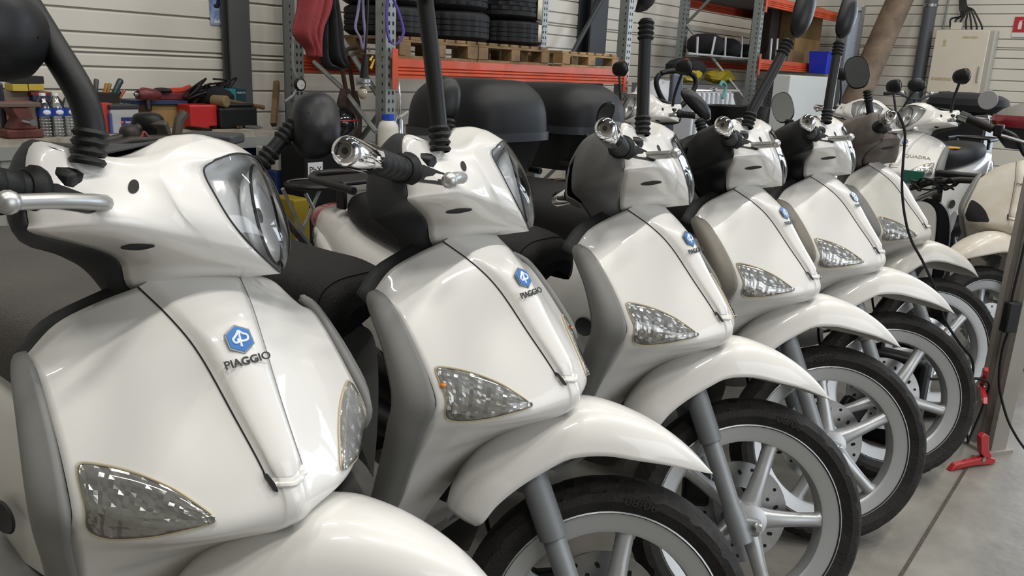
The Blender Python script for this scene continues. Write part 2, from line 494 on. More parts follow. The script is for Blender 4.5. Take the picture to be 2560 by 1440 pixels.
        ring = [lens[i][0] for i in range(NS + 1)] + [lens[NS][j] for j in range(1, NT)] + [lens[i][NT] for i in range(NS, -1, -1)] + [lens[0][j] for j in range(NT - 1, -1, -1)]
        P(G().tube(ring, .0016, 6), 'gasket', GASKET, ts)
        sp = f(base[NS - 3][NT // 2] + avg * .005)
        P(G().lathe([(.0048, 0), (.0048, .0016), (.0040, .0022), (.0018, .0016), (0, .0012)], sp, f(avg), 14), 'screw', STEEL, ts)
        P(G().ball(f(base[4][6] + avg * .0028), (.006, .006, .004), 10), 'bulb', AMBER, ts)
    # ---- grey side panels and the inner shield
    sp = [
     [(-.345, -.186, .854), (-.346, -.191, .855), (-.351, -.192, .853)],
     [(-.306, -.189, .842), (-.326, -.202, .840), (-.346, -.198, .836)],
     [(-.246, -.197, .779), (-.272, -.216, .780), (-.302, -.211, .778)],
     [(-.206, -.205, .714), (-.241, -.224, .722), (-.276, -.218, .708)],
     [(-.232, -.197, .660), (-.260, -.216, .664), (-.292, -.211, .656)],
     [(-.261, -.185, .600), (-.284, -.202, .604), (-.314, -.199, .600)],
     [(-.322, -.160, .478), (-.338, -.176, .480), (-.366, -.176, .476)],
     [(-.355, -.150, .412), (-.370, -.164, .412), (-.396, -.164, .410)]]
    spg = surf(sp, 5, 5)
    for f in (lambda p: p, mir):
        P(G().grid([[f(p) for p in r] for r in spg]), 'side_panel', GREYP, sol=.012, soff=0, ang=60)
    inr = []
    for r in LS[:11]:
        q = []
        for k, p in enumerate(r):
            p = V(p); q.append(V((p.x - .030 - .03 * (5 - k) / 5, p.y * (1.03 if k > 3 else 1), p.z - .004)))
        inr.append(q)
    ip = half(inr, 3, 3)
    P(G().grid(ip).grid(mgrid(ip)), 'inner_shield', DARKP, sol=.01, soff=-1, ang=50)
    # ---- headset: white shell, grey rear cover
    hs = P(G().grid(HSP).grid(mgrid(HSP)), 'headset_cover', WHITE, st=True, sol=.003, soff=-1, ang=50)
    def capsule(a, b, r0, r1, n=8):
        a, b = V((*a, 0)), V((*b, 0)); d = (b - a).normalized(); nn = V((-d.y, d.x, 0)); o = []
        for k in range(n + 1):
            t = math.pi * k / n; o.append(b + (nn * math.cos(t) + d * math.sin(t)) * r1)
        for k in range(n + 1):
            t = math.pi * k / n; o.append(a + (-nn * math.cos(t) - d * math.sin(t)) * r0)
        return [(p.x, p.y) for p in o]
    slot = drape(HBVH, 3, [c5(*q) for q in capsule((1150, 560), (1395, 645), 80, 45)], True, .0012)
    oval = drape(HBVH, 3, [c5(1378 + 136 * math.copysign(abs(math.cos(a)) ** 1.3, math.cos(a)), 963 + 24 * math.sin(a) - 14 * math.cos(a)) for a in [i * math.pi / 10 for i in range(20)]], True, .001)
    hole = drape(HBVH, 2, [c3(1522 + 30 * math.cos(a) + 14 * math.sin(a), 522 + 58 * math.sin(a)) for a in [i * math.pi / 8 for i in range(16)]], True, .001)
    for f in (lambda p: p, mir):
        P(fan(G(), [f(p) for p in slot]), 'lever_slot', BLACK, hs, smooth=False)
        P(fan(G(), [f(p) for p in oval]), 'vent_slot', BLACK, hs, smooth=False)
        P(fan(G(), [f(p) for p in hole]), 'screw_hole', BLACK, hs, smooth=False)
    rc = [
     [(-.372, 0, 1.100), (-.400, 0, 1.085), (-.440, 0, 1.060), (-.480, 0, 1.030), (-.488, 0, 1.0)],
     [(-.364, -.065, 1.087), (-.400, -.070, 1.070), (-.440, -.070, 1.050), (-.480, -.060, 1.028), (-.488, -.03, 1.0)],
     [(-.387, -.195, 1.036), (-.420, -.190, 1.045), (-.455, -.160, 1.035), (-.482, -.110, 1.020), (-.489, -.05, .995)],
     [(-.424, -.228, 1.034), (-.445, -.215, 1.035), (-.465, -.190, 1.015), (-.484, -.130, .995), (-.490, -.05, .98)],
     [(-.418, -.236, .985), (-.445, -.225, .980), (-.468, -.190, .975), (-.485, -.130, .965), (-.490, -.05, .96)],
     [(-.407, -.232, .944), (-.430, -.215, .935), (-.455, -.170, .930), (-.478, -.110, .930), (-.486, -.05, .93)],
     [(-.394, -.128, .935), (-.420, -.122, .930), (-.446, -.105, .925), (-.468, -.070, .920), (-.476, -.03, .92)],
     [(-.386, -.085, .924), (-.408, -.082, .918), (-.430, -.072, .912), (-.448, -.050, .908), (-.455, -.02, .908)],
     [(-.374, -.065, .893), (-.392, -.064, .889), (-.410, -.054, .886), (-.424, -.038, .882), (-.430, -.015, .88)],
     [(-.355, -.045, .860), (-.375, -.050, .858), (-.395, -.045, .856), (-.408, -.034, .855), (-.414, -.012, .855)]]
    rcp = surf(rc, 4, 4)
    P(G().grid(rcp).grid(mgrid(rcp)), 'rear_headset_cover', DARKP, st=True, sol=.003, soff=-1, ang=60)
    P(G().tube([(-.355, 0, .900), (-.315, 0, .815)], .042, 16), 'steering_neck', DARKP, st=True)
    # ---- headlight
    L = half(LENS, 5, 6)
    ax = V((.93, 0, .375)).normalized()
    refl = []
    nu_, nv_ = len(L), len(L[0])
    for i in range(nu_):
        row = []
        for j in range(nv_):
            e = min(1, (nv_ - 1 - j) / 5, i / 4, (nu_ - 1 - i) / 5)
            e = e * e * (3 - 2 * e)
            rip = .0022 * math.sin(L[i][j].y * 520) * e * (1 if i < nu_ * .55 else .35)
            row.append(L[i][j] - ax * (.004 + .040 * e + rip))
        refl.append(row)
    hl = P(G().grid(refl).grid(mgrid(refl)), 'headlight', REFL, st=True, ang=80)
    P(G().grid(L).grid(mgrid(L)), 'lens', CLEAR, hl, ang=80)
    out = [L[i][-1] for i in range(nu_)]
    full = [L[0][j] for j in range(nv_)] + out[1:]
    P(G().tube(full, .0013, 6), 'gasket', DARKP, hl); P(G().tube([mir(p) for p in full], .0013, 6), 'gasket', DARKP, hl)
    bc = V((-.272, 0, 1.008)); sq = V((0, 0, 1)) - ax * ax.z; sq.normalize()
    def ell(r, h): return [bc + ax * h + (V((0, 1, 0)) * math.cos(a) * r * .78 + sq * math.sin(a) * r * 1.16) for a in [k * math.pi / 16 for k in range(32)]]
    P(G().grid([ell(.057, .026), ell(.054, .020), ell(.046, .008), ell(.032, .001), ell(.014, -.003), ell(.002, -.004)], wrapv=True), 'reflector_bowl', BOWL, hl, ang=80)
    P(G().tube(ell(.058, .026) + [ell(.058, .026)[0]], .0020, 8), 'reflector_ring', BLACKP, hl)
    P(G().lathe([(.012, -.004), (.012, .012), (.010, .018), (0, .021)], bc, ax, 16), 'bulb_shield', STEEL, hl)
    # ---- bar ends, grips, levers
    Pb, Pi, Pf = V((-.478, -.397, .976)), V((-.4515, -.322, .980)), V((-.4135, -.214, .9865))
    for f in (lambda p: p, mir):
        d = (f(Pb) - f(Pf)).normalized(); ln = (Pi - Pf).length; lt = (Pb - Pf).length
        gp = [(.0205, 0), (.0205, ln * .1)]
        for k in range(5):
            h0 = ln * (.14 + .165 * k)
            gp += [(.0180, h0), (.0185, h0 + ln * .012), (.0185, h0 + ln * .145), (.0176, h0 + ln * .155)]
        gp += [(.0178, ln)]
        gr = P(G().lathe(gp, f(Pf), d, 20), 'grip', RUBBER, st=True, ang=50)
        P(G().lathe([(.0186, ln), (.0202, ln + .003), (.0202, lt - .012), (.0192, lt - .006), (.0165, lt - .001), (.012, lt), (.0105, lt - .004), (.009, lt - .006)], f(Pf), d, 24, cap=False), 'bar_end', CHROME, gr, ang=50)
        P(G().lathe([(.0105, lt - .005), (0, lt - .0052)], f(Pf), d, 16, cap=False), 'bar_end_cap', M('dull_steel', '#77736a', .45, .8), gr)
        P(G().lathe([(.0045, lt - .0045), (.0045, lt - .004), (0, lt - .004)], f(Pf), d, 10), 'bar_end_bolt', BLACK, gr)
        P(G().lathe([(.020, .006), (.0265, .009), (.0280, .014), (.0265, .020), (.0205, .026)], f(Pf), d, 24), 'grip_flange', RUBBER, gr)
        sb = G().box((0, 0, 0), (.062, .026, .066))
        mm = frame(f(Pf + V((.006, .004, .000))), (.95, .0, -.1), d)
        sb.v = [mm @ v for v in sb.v]
        P(sb, 'switch_housing', BLACKP, st=True, bev=.010)
        Q = V((-.3245, -.283, .981))
        lp = curve([(-.372, -.212, .983), (-.345, -.232, .985), (-.329, -.255, .984), tuple(Q)], 5)
        lv = P(G().tube([f(p) for p in lp], [.0085] * 6 + [.0080] * 5 + [.0070] * 4 + [.0075], 10), 'brake_lever', ALU, st=True)
        P(G().ball(f(Q), .0105, 14), 'lever_ball', ALU, lv)
    # ---- front fender
    st_ = [((.156, 0, .565), (.155, -.002, .564)), ((.113, 0, .602), (.106, -.038, .573)), ((.069, 0, .630), (.060, -.062, .580)),
           ((.018, 0, .653), (.008, -.078, .584)), ((-.037, 0, .668), (-.051, -.088, .587)), ((-.088, 0, .672), (-.107, -.094, .577)),
           ((-.150, 0, .657), (-.142, -.095, .555)), ((-.213, 0, .617), (-.184, -.093, .521)), ((-.262, 0, .562), (-.216, -.088, .486)),
           ((-.292, 0, .497), (-.234, -.080, .455)), ((-.298, 0, .462), (-.246, -.068, .444))]
    rows = []
    for r, e in st_:
        r, e = V(r), V(e); row = []
        for yy, q in ((0, 0), (.42, .05), (.78, .22), (.97, .58), (1.0, 1.0)):
            p = r.lerp(e, q); row.append((p.x, e.y * yy, p.z))
        rows.append(row)
    fp = half(rows, 4, 4)
    P(G().grid(fp).grid(mgrid(fp)), 'front_fender', WHITE, st=True, sol=.0035, soff=-1, ang=60)
    # ---- fork
    for f in (lambda p: p, mir):
        up_, lo_ = V((-.199, -.064, .612)), V((-.019, -.064, .243))
        d = lo_ - up_
        fk = P(G().tube([f(up_ + d * t) for t in (.42, .50, .80, .86, 1.0)], [.0195, .0195, .0185, .0225, .0225], 18), 'fork_leg', FORKG, st=True)
        P(G().tube([f(up_ + d * t) for t in (.13, .44, .462, .467)], [.0240, .0240, .0240, .0205], 18), 'fork_sleeve', M('fork_sleeve_grey', '#6f7375', .5, .2), fk)
        P(G().box(f(V((-.010, -.064, .276))), (.045, .022, .036)), 'axle_lug', FORKG, fk, bev=.006)
        P(G().lathe([(.0115, 0), (.0115, .006), (.0075, .008), (.0075, .016), (0, .016)], f(V((.002, -.074, .278))), f(V((0, -1, 0))), 6), 'axle_nut', STEEL, fk)
    P(G().tube(curve([(-.20, .02, .60), (-.235, .03, .50), (-.20, .05, .38), (-.08, .06, .33)], 6), .0042, 8), 'brake_hose', BLACKP, st=True)
    P(G().box((-.195, 0, .625), (.05, .13, .03)), 'fork_bridge', BLACKP, st=True, bev=.008)
    # ---- front wheel
    wheel(R, AX, RW, .043, .203, .166, 5, P, True, 'front_wheel', 1.6)
    # ---- body behind the shield
    fl = [[(x, 0, z), (x, -w * .7, z), (x, -w, z - .012), (x, -w, z - .05), (x, -w * .75, z - .09)] for x, w, z in
          ((-.36, .13, .335), (-.45, .16, .30), (-.58, .175, .295), (-.70, .165, .33), (-.78, .15, .42))]
    fg = half(fl, 3, 3)
    P(G().grid(fg).grid(mgrid(fg)), 'footboard', GREYP, ang=60)
    sec = [(-.60, .085, .690, .34), (-.66, .115, .700, .35), (-.80, .150, .715, .37), (-.95, .165, .735, .42), (-1.10, .160, .765, .48), (-1.24, .130, .795, .56), (-1.34, .095, .785, .62), (-1.405, .045, .745, .66)]
    rb = []
    for x, w, zt, zb in sec:
        h = zt - zb
        rb.append([(x, 0, zt), (x, -w * .55, zt - .01 * h), (x, -w * .88, zt - .12 * h), (x, -w, zt - .36 * h), (x, -w * .96, zt - .68 * h), (x, -w * .82, zb)])
    rg = half(rb, 4, 4)
    rbody = P(G().grid(rg).grid(mgrid(rg)), 'rear_body', WHITE, ang=60)
    P(G().grid([rg[0], [V((-.595, 0, .5))] * len(rg[0])]).grid(mgrid([rg[0], [V((-.595, 0, .5))] * len(rg[0])])), 'seat_base_panel', GREYP, rbody)
    RB = bvh_of(rg)
    for f in (lambda p: p, mir):
        el = []
        for i in range(9):
            x = -1.385 + .22 * i / 8; w = math.sin(math.pi * min(1, .18 + .9 * i / 8 * .92)) ** .8
            h = RB.find_nearest(V((x, -.2, .705 - .075 * i / 8)))
            el.append([h[0] + V((0, -.020 * w * math.cos(a) * .8 - .001, .034 * w * math.sin(a))) for a in [k * math.pi / 6 - math.pi / 2 for k in range(7)]])
        tsr = P(G().grid([[f(p) for p in r] for r in el]), 'rear_turn_signal', WHITE, ang=70)
        P(G().grid([[f(p + V((-.004, -.002, 0))) for p in r] for r in el[:3]]), 'lens', CLEAR, tsr)
        P(G().box(f(V((-1.00, -.168, .555))), (.10, .006, .022), Matrix.Rotation(.5, 3, 'Y')), 'side_reflector', AMBER, rbody, bev=.003)
        P(G().lathe([(.030, 0), (.027, .004), (.020, .001), (0, 0)], f(V((-.70, -.140, .47))), f(V((.25, -1, 0))), 18), 'passenger_peg_socket', DARKP, rbody)
    P(G().ball((-1.36, 0, .745), (.06, .085, .042), 16, pw=.8), 'tail_light', REDL)
    # ---- seat
    ss = [(-.535, .060, .760, .715), (-.560, .098, .800, .695), (-.64, .118, .822, .690), (-.76, .130, .822, .700), (-.88, .140, .826, .715), (-.98, .145, .850, .735), (-1.10, .135, .856, .755), (-1.19, .100, .846, .775), (-1.215, .06, .82, .785)]
    sr = []
    for x, w, zt, zb in ss:
        h = zt - zb
        sr.append([(x, 0, zt), (x, -w * .5, zt - .02 * h), (x, -w * .85, zt - .16 * h), (x, -w, zt - .48 * h), (x, -w * .98, zt - .85 * h), (x, -w * .85, zb)])
    sg = half(sr, 4, 4)
    seat = P(G().grid(sg).grid(mgrid(sg)), 'seat', LEATHER, ang=70)
    P(G().grid([sg[0], [V((-.533, 0, .738))] * len(sg[0])]).grid(mgrid([sg[0], [V((-.533, 0, .738))] * len(sg[0])])), 'seat_front', LEATHER, seat)
    pip = sg[5][:]
    P(G().tube([mir(p) for p in reversed(pip)] + pip[1:], .0022, 6), 'piping', LEATHER, seat)
    # ---- luggage carrier
    for f in (lambda p: p, mir):
        P(G().tube(curve([f(V(p)) for p in ((-1.12, -.135, .865), (-1.22, -.13, .87), (-1.33, -.11, .872), (-1.40, -.05, .872), (-1.41, 0, .872))], 5), .011, 10), 'carrier_rail', BLACKP)
        P(G().box(f(V((-1.21, -.105, .838))), (.035, .012, .075)), 'carrier_bracket', BLACKP, bev=.004)
    P(G().box((-1.26, 0, .872), (.13, .22, .012)), 'carrier_plate', BLACKP, bev=.004)
    # ---- engine and rear wheel
    P(G().ball((-1.10, .05, .30), (.24, .11, .09), 14, pw=.7), 'engine_cover', BLACKP)
    P(G().tube([(-.85, -.12, .22), (-1.05, -.13, .24), (-1.38, -.15, .33)], [.03, .05, .055], 14), 'exhaust', BLACKP)
    wheel(R, V((-1.26, 0, .277)), .249, .052, .175, .14, 5, P, False, 'rear_wheel', 20)
    P(G().tube(curve([(-1.0, 0, .50), (-1.28, 0, .58), (-1.50, 0, .50)], 5), .06, 10), 'rear_mudguard', BLACKP)
    P(G().tube([(-.72, .10, .30), (-.78, .14, ZG + .008)], .013, 8), 'centre_stand', BLACKP)
    P(G().tube([(-.72, -.10, .30), (-.78, -.14, ZG + .008)], .013, 8), 'centre_stand', BLACKP)
    return R

def wheel(R, c, r, hw, rl, ri, ns, P, st, name, ph):
    n = 120
    cs = [(rl - .004, -hw * .70), (rl + .006, -hw * .82), (rl + (r - rl) * .35, -hw * 1.02), (rl + (r - rl) * .62, -hw), (r - .018, -hw * .86), (r - .008, -hw * .60), (r - .002, -hw * .32), (r, 0)]
    cs = cs + [(a, -b) for a, b in reversed(cs[:-1])]
    rows = []
    for k in range(n):
        a = 2 * math.pi * k / n; row = []
        for j, (rr, y) in enumerate(cs):
            q = abs(j - 7)
            if 0 < q <= 4:
                m = (k + (q * 2 if j < 7 else -q * 2 + 3)) % 6
                if m == 0: rr -= .0055
            row.append(c + V((rr * math.cos(a), y, rr * math.sin(a))))
        rows.append(row)
    hub = P(G().lathe([(.020, -.050), (.034, -.046), (.036, -.020), (.036, .030), (.022, .045)], c, (0, 1, 0), 24), name, SILVER, st=st)
    P(G().grid(rows, wrapu=True), 'tyre', TYRE, hub, ang=25)
    P(G().lathe([(rl - .002, -hw * .78), (rl + .002, -hw * .74), (rl - .004, -hw * .68), (ri + .008, -hw * .60), (ri, -hw * .50), (ri - .002, 0), (ri, hw * .50), (ri + .008, hw * .60), (rl - .004, hw * .68), (rl + .002, hw * .74), (rl - .002, hw * .78)], c, (0, 1, 0), 64, cap=False), 'rim', SILVER, hub, ang=45)
    for k in range(ns):
        a = math.radians(ph) + 2 * math.pi * k / ns
        d = V((math.cos(a), 0, math.sin(a))); s = V((-math.sin(a), 0, math.cos(a))); y = V((0, 1, 0))
        secs = []
        for t, w, th, yo in ((.028, .026, .020, -.006), (.060, .019, .019, -.010), (ri * .7, .0155, .016, -.008), (ri * .93, .0160, .016, -.004), (ri + .004, .024, .018, -.002)):
            p = c + d * t + y * yo
            secs.append([p + s * w * math.cos(b) + y * th * math.sin(b) for b in [q * math.pi / 4 + math.pi / 8 for q in range(8)]])
        P(G().grid(secs, wrapv=True), 'spoke', SILVER, hub, ang=60)
    if st:      # size moulded into the sidewall
        vs, fs = textmesh('90/80', .020, .0004, True, 1.3)
        pts = []
        for v in vs:
            a = math.radians(72) + v.x / .226; q = .226 - v.y
            pts.append(c + V((q * math.cos(a), -hw * 1.022 - .0006 - v.z * 2, q * math.sin(a))))
        G().add(pts, fs).build('tyre_lettering', TYRE, hub, smooth=False)
        dk = P(G().lathe([(.055, .046), (.112, .046), (.112, .051), (.055, .051), (.055, .046)], c, (0, 1, 0), 48, cap=False), 'brake_disc', STEEL, hub)
        g = G()
        for k in range(18):
            a = 2 * math.pi * k / 18
            for rr in (.074 + .012 * (k % 2), .098 - .008 * (k % 2)):
                g.lathe([(.0042, .0455), (.0042, .0515)], c + V((rr * math.cos(a + rr * 6), 0, rr * math.sin(a + rr * 6))), (0, 1, 0), 8)
        g.build('drilled_holes', BLACK, hub)
        o = G().box(c + V((-.095, .055, .045)), (.06, .035, .08)).build('brake_caliper', BLACKP, hub, bev=.01)

SPIN = {1: 20, 2: 11, 3: 4, 4: 31, 5: 63, 6: 48}
def place(root, s=None, mw=None, st=0.0, label=None):
    if s: mw = ROOT(s); st = POSE[s][3]
    root.matrix_world = mw
    sm = STEER(st)
    for ch in root.children:
        if 'steered' in ch: ch.matrix_local = sm
        if ch.name.split('.')[0] == 'front_wheel':
            ch.matrix_local = sm @ Matrix.Translation(AX) @ Matrix.Rotation(-math.radians(SPIN.get(s, 25)), 4, 'Y') @ Matrix.Translation(-AX)
    if label: root['label'] = label
    root['category'] = 'scooter'
    return root

# ------------------------------------------------------------------ room
WALLM = M('wall_cladding', '#d4d0c5', .5, var=(2.2, .07))
SEAMM = M('cladding_groove', '#a3a097', .6)
CONC = M('concrete', '#8c8982', .36, var=(3.4, .2), col2='#6c6963', bump=(40, .08))
def rect_room(name, t0, t1, d0, d1, z0, z1, mat, parent=None, kind='structure', **k):
    o = G().box(((t0 + t1) / 2, (d0 + d1) / 2, (z0 + z1) / 2), (t1 - t0, d1 - d0, z1 - z0)).build(name, mat, parent, smooth=False, **k)
    if parent is None:
        o.matrix_world = RMAT(0, 0, 0)
    if kind and parent is None: o['kind'] = kind
    return o
fl = rect_room('floor', -9, 8.1, -9, 1.3, -.1, 0, CONC)
# expansion joint in the slab, running along the row
jt = G().box((-3.6, -3.193, .0008), (6.6, .009, .003)); jt.build('expansion_joint', M('joint_filler', '#4d443b', .8, var=(60, .4), bump=(90, .5)), fl, smooth=False)
for k in range(5):
    G().box((-8.2 + 3.9 * k, -6.3, .0006), (.006, 5.4, .002)).build('saw_cut', M('joint_dark', '#59534b', .8), fl, smooth=False)
wb_ = rect_room('wall_back', -9, 8.2, 1.26, 1.36, 0, 6.05, SEAMM)
def boards(par, a0, a1, zs, axis, face):
    """horizontal cladding boards between the groove levels; each board a piece with a sloped lower lip"""
    for z0, z1 in zip(zs[:-1], zs[1:]):
        g = 0.0035
        prof = [(0, z0 + g), (-.016, z0 + g + .002), (-.016, z1 - g - .012), (0, z1 - g)]
        vs = []
        for a in (a0, a1):
            for dd, z in prof:
                vs.append((a, face + dd, z) if axis == 't' else (face + dd, a, z))
        G().add(vs, [(0, 1, 5, 4), (1, 2, 6, 5), (2, 3, 7, 6), (0, 4, 7, 3), (0, 3, 2, 1), (4, 5, 6, 7)]).build('cladding_board', WALLM, par, smooth=False)
zl = [.10, .22, .34, .46, .58, .70, .82, .955, 1.080, 1.155, 1.180, 1.262, 1.385, 1.50, 1.62, 1.74, 1.86, 1.98, 2.10, 2.3, 2.6, 2.9, 3.2, 3.6, 4.0, 4.5, 5.2, 6.0]
zr = [.10, .25, .42, .56, .68, .80, .92, 1.04, 1.14, 1.255, 1.373, 1.492, 1.574, 1.596, 1.695, 1.81, 1.93, 2.05, 2.2, 2.5, 2.8, 3.2, 3.6, 4.0, 4.5, 5.2, 6.0]
boards(wb_, -9, 1.6, zl, 't', 1.26)
boards(wb_, 1.6, 8.0, zr, 't', 1.26)
wr_ = rect_room('wall_right', 8.0, 8.1, -3.0, 1.3, 0, 6.05, SEAMM)
zw = [.1, .3, .5, .66, .80, .92, 1.04, 1.165, 1.28, 1.41, 1.53, 1.625, 1.647, 1.742, 1.88, 2.02, 2.12, 2.25, 2.5, 2.8, 3.2, 3.6, 4.0, 4.5, 5.2, 6.0]
boards(wr_, -3.0, 1.24, zw, 'd', 8.0)
CEIL = M('ceiling_sheet', '#6d6e6c', .7)
rect_room('ceiling', -9, 8.1, -9, 1.3, 6.05, 6.15, CEIL)
rect_room('wall_left', -9.1, -9, -9, 1.3, 0, 6.05, M('wall_plain', '#a9a69d', .6))
for z in (0,):
    rect_room('wall_front', -9, -3.4, -9.1, -9, 0, 6.05, M('wall_plain'))
for i, (t, d) in enumerate(TUBES):
    o = G().box((0, 0, 0), (1.52, .16, .06)).build('tube_light_housing', M('lamp_housing', '#dddddd', .5), smooth=False)
    o.matrix_world = RMAT(t, d, 5.88)
    tag(o, 'white ceiling tube lamp housing hanging above the workshop', 'ceiling light', 'ceiling tube lamps')
# steel columns of the building
COLM = M('column_paint', '#4f5150', .55, var=(4, .12))
def hcolumn(name, label, t, d, w, dep, mat, z1=6.0, rz=0):
    r = thing(name, label, 'column', RMAT(t, d, 0, rz))
    G().box((0, -dep / 2, z1 / 2), (w, .018, z1)).build('flange', mat, r, smooth=False)
    G().box((0, dep / 2, z1 / 2), (w, .018, z1)).build('flange', mat, r, smooth=False)
    G().box((0, 0, z1 / 2), (.014, dep - .02, z1)).build('web', mat, r, smooth=False)
    return r
hcolumn('steel_column', 'dark grey steel column against the wall behind the workbench', (on((600, 110), d=1.13)[0]), 1.17, on((628, 110), d=1.13)[0] - on((578, 110), d=1.13)[0], .08, COLM)
c2_ = hcolumn('steel_column', 'dark steel column on the wall right of the tyre pallets', 3.75, 1.16, .28, .14, M('column_dark', '#2f3236', .5), )
G().tube([(-1.3, -.02, .2), (-.1, -.12, 1.78), (.35, -.12, 2.3)], .022, 8).build('diagonal_tie', M('column_dark'), c2_)

# ------------------------------------------------------------------ small builders
def rbox(name, label, cat, t0, t1, d0, d1, z0, z1, mat, bev=.004, group=None, rz=0, parent=None, smooth=False):
    w, dd, h = t1 - t0, d1 - d0, z1 - z0
    o = G().box((0, 0, h / 2), (w, dd, h)).build(name, mat, parent, smooth=smooth, bev=bev)
    m = RMAT((t0 + t1) / 2, (d0 + d1) / 2, z0, rz)
    if parent is None: o.matrix_world = m; tag(o, label, cat, group)
    return o
def pxbox(name, label, cat, x0, y0, x1, y1, d, dep, mat, base=None, bev=.004, group=None, rz=0):
    """box whose front face, on the plane d, fills the pixel rectangle; it stands on base"""
    xm, ym = (x0 + x1) / 2, (y0 + y1) / 2
    t0 = on((x0, ym), d=d)[0]; t1 = on((x1, ym), d=d)[0]
    zt = on((xm, y0), d=d)[2]; zb = on((xm, y1), d=d)[2] if base is None else base
    return rbox(name, label, cat, t0, t1, d, d + dep, zb, zt, mat, bev, group, rz)
def pxr(uv, d=None, t=None, z=None): return RP(*on(uv, d=d, t=t, z=z))
def rtube(name, label, cat, pts, r, mat, n=10, group=None, cap=True, smoothpath=0):
    """tube through world points; the object sits at its lowest point"""
    pts = [V(p) for p in pts]
    if smoothpath: pts = curve(pts, smoothpath)
    b = min(pts, key=lambda p: p.z).copy()
    o = G().tube([p - b for p in pts], r, n, cap).build(name, mat, None)
    o.location = b
    return tag(o, label, cat, group)

# ------------------------------------------------------------------ the row of scooters
proto = build_scooter()
SCO = {1: proto}
for s in range(2, 7): SCO[s] = copy_tree(proto)
LAB = {1: 'nearest white scooter in the row, its badge and headlight facing the camera',
       2: 'second white scooter of the row, thick chrome bar end beside the black scuffed mirror',
       3: 'third white scooter of the row, in front of the two black top cases',
       4: 'fourth white scooter of the row with a black lidded top case at its tail',
       5: 'fifth white scooter of the row, thin cable hanging from the one beside it',
       6: 'last scooter of the row with bare dark headset and no badge, beside the steel post'}
for s in range(1, 7):
    place(SCO[s], s, label=LAB[s]); SCO[s]['group'] = 'white scooters parked in a row'
def child(root, name, nth=0):
    c = [o for o in root.children if o.name.split('.')[0] == name]
    return c[nth] if len(c) > nth else None
def setmat(o, mat):
    o.material_slots[0].link = 'OBJECT'; o.material_slots[0].material = mat
def drop(o):
    for c in list(o.children): drop(c)
    bpy.data.objects.remove(o)
for s in (1, 3, 4, 5, 6):
    for o in SCO[s].children:
        if o.name.split('.')[0] == 'turn_signal':
            for c in list(o.children):
                if c.name.split('.')[0] == 'bulb': drop(c)
setmat(child(SCO[1], 'seat'), LEATHERG)
setmat(child(SCO[3], 'rear_headset_cover'), M('faded_grey_plastic', '#6a6a69', .65, var=(16, .2)))
for n in ('rear_headset_cover', 'headset_cover'):
    setmat(child(SCO[6], n), M('worn_headset', '#4c4643', .5, var=(12, .3), col2='#6b6159'))
for n in ('badge', 'brand_lettering'): drop(child(SCO[6], n))
for n in ('leg_shield', 'front_fender'): setmat(child(SCO[6], n), M('scratched_white_paint', '#cbc8c0', .34, coat=.5, var=(20, .1)))
for n in ('headlight', 'brake_lever'):
    o = child(SCO[6], n)
for n in (2, 3):
    pass
for o in list(SCO[6].children):
    if o.name.split('.')[0] == 'headlight': drop(o)
for s in (4, 5):
    for o in SCO[s].children:
        if o.name.split('.')[0] == 'side_panel': setmat(o, M('taupe_plastic', '#7d776d', .5, var=(14, .1)))

for s in (4, 5): setmat(child(SCO[s], 'rear_headset_cover'), BLACKP)
def relever(s, uv, y):
    o = [c for c in SCO[s].children if c.name.split('.')[0] == 'brake_lever'][0]
    Q = lhit(s, uv, y, True)
    pts = curve([V((-.360, -.212, .983)), V((-.335, -.235, .985)), V((-.335, -.262, .984)).lerp(Q, .35), Q], 5)
    for c in list(o.children): drop(c)
    sm = STEER(POSE[s][3]); drop(o)
    n = G().tube(pts, [.0088] * 8 + [.0082] * 4 + [.0078] * 4, 10).build('brake_lever', ALU, SCO[s]); n.matrix_local = sm; n['steered'] = 1
    G().ball(Q, .0115, 14).build('lever_ball', ALU, n)
relever(1, (20, 506), -.345); relever(2, (1124, 451), -.300)
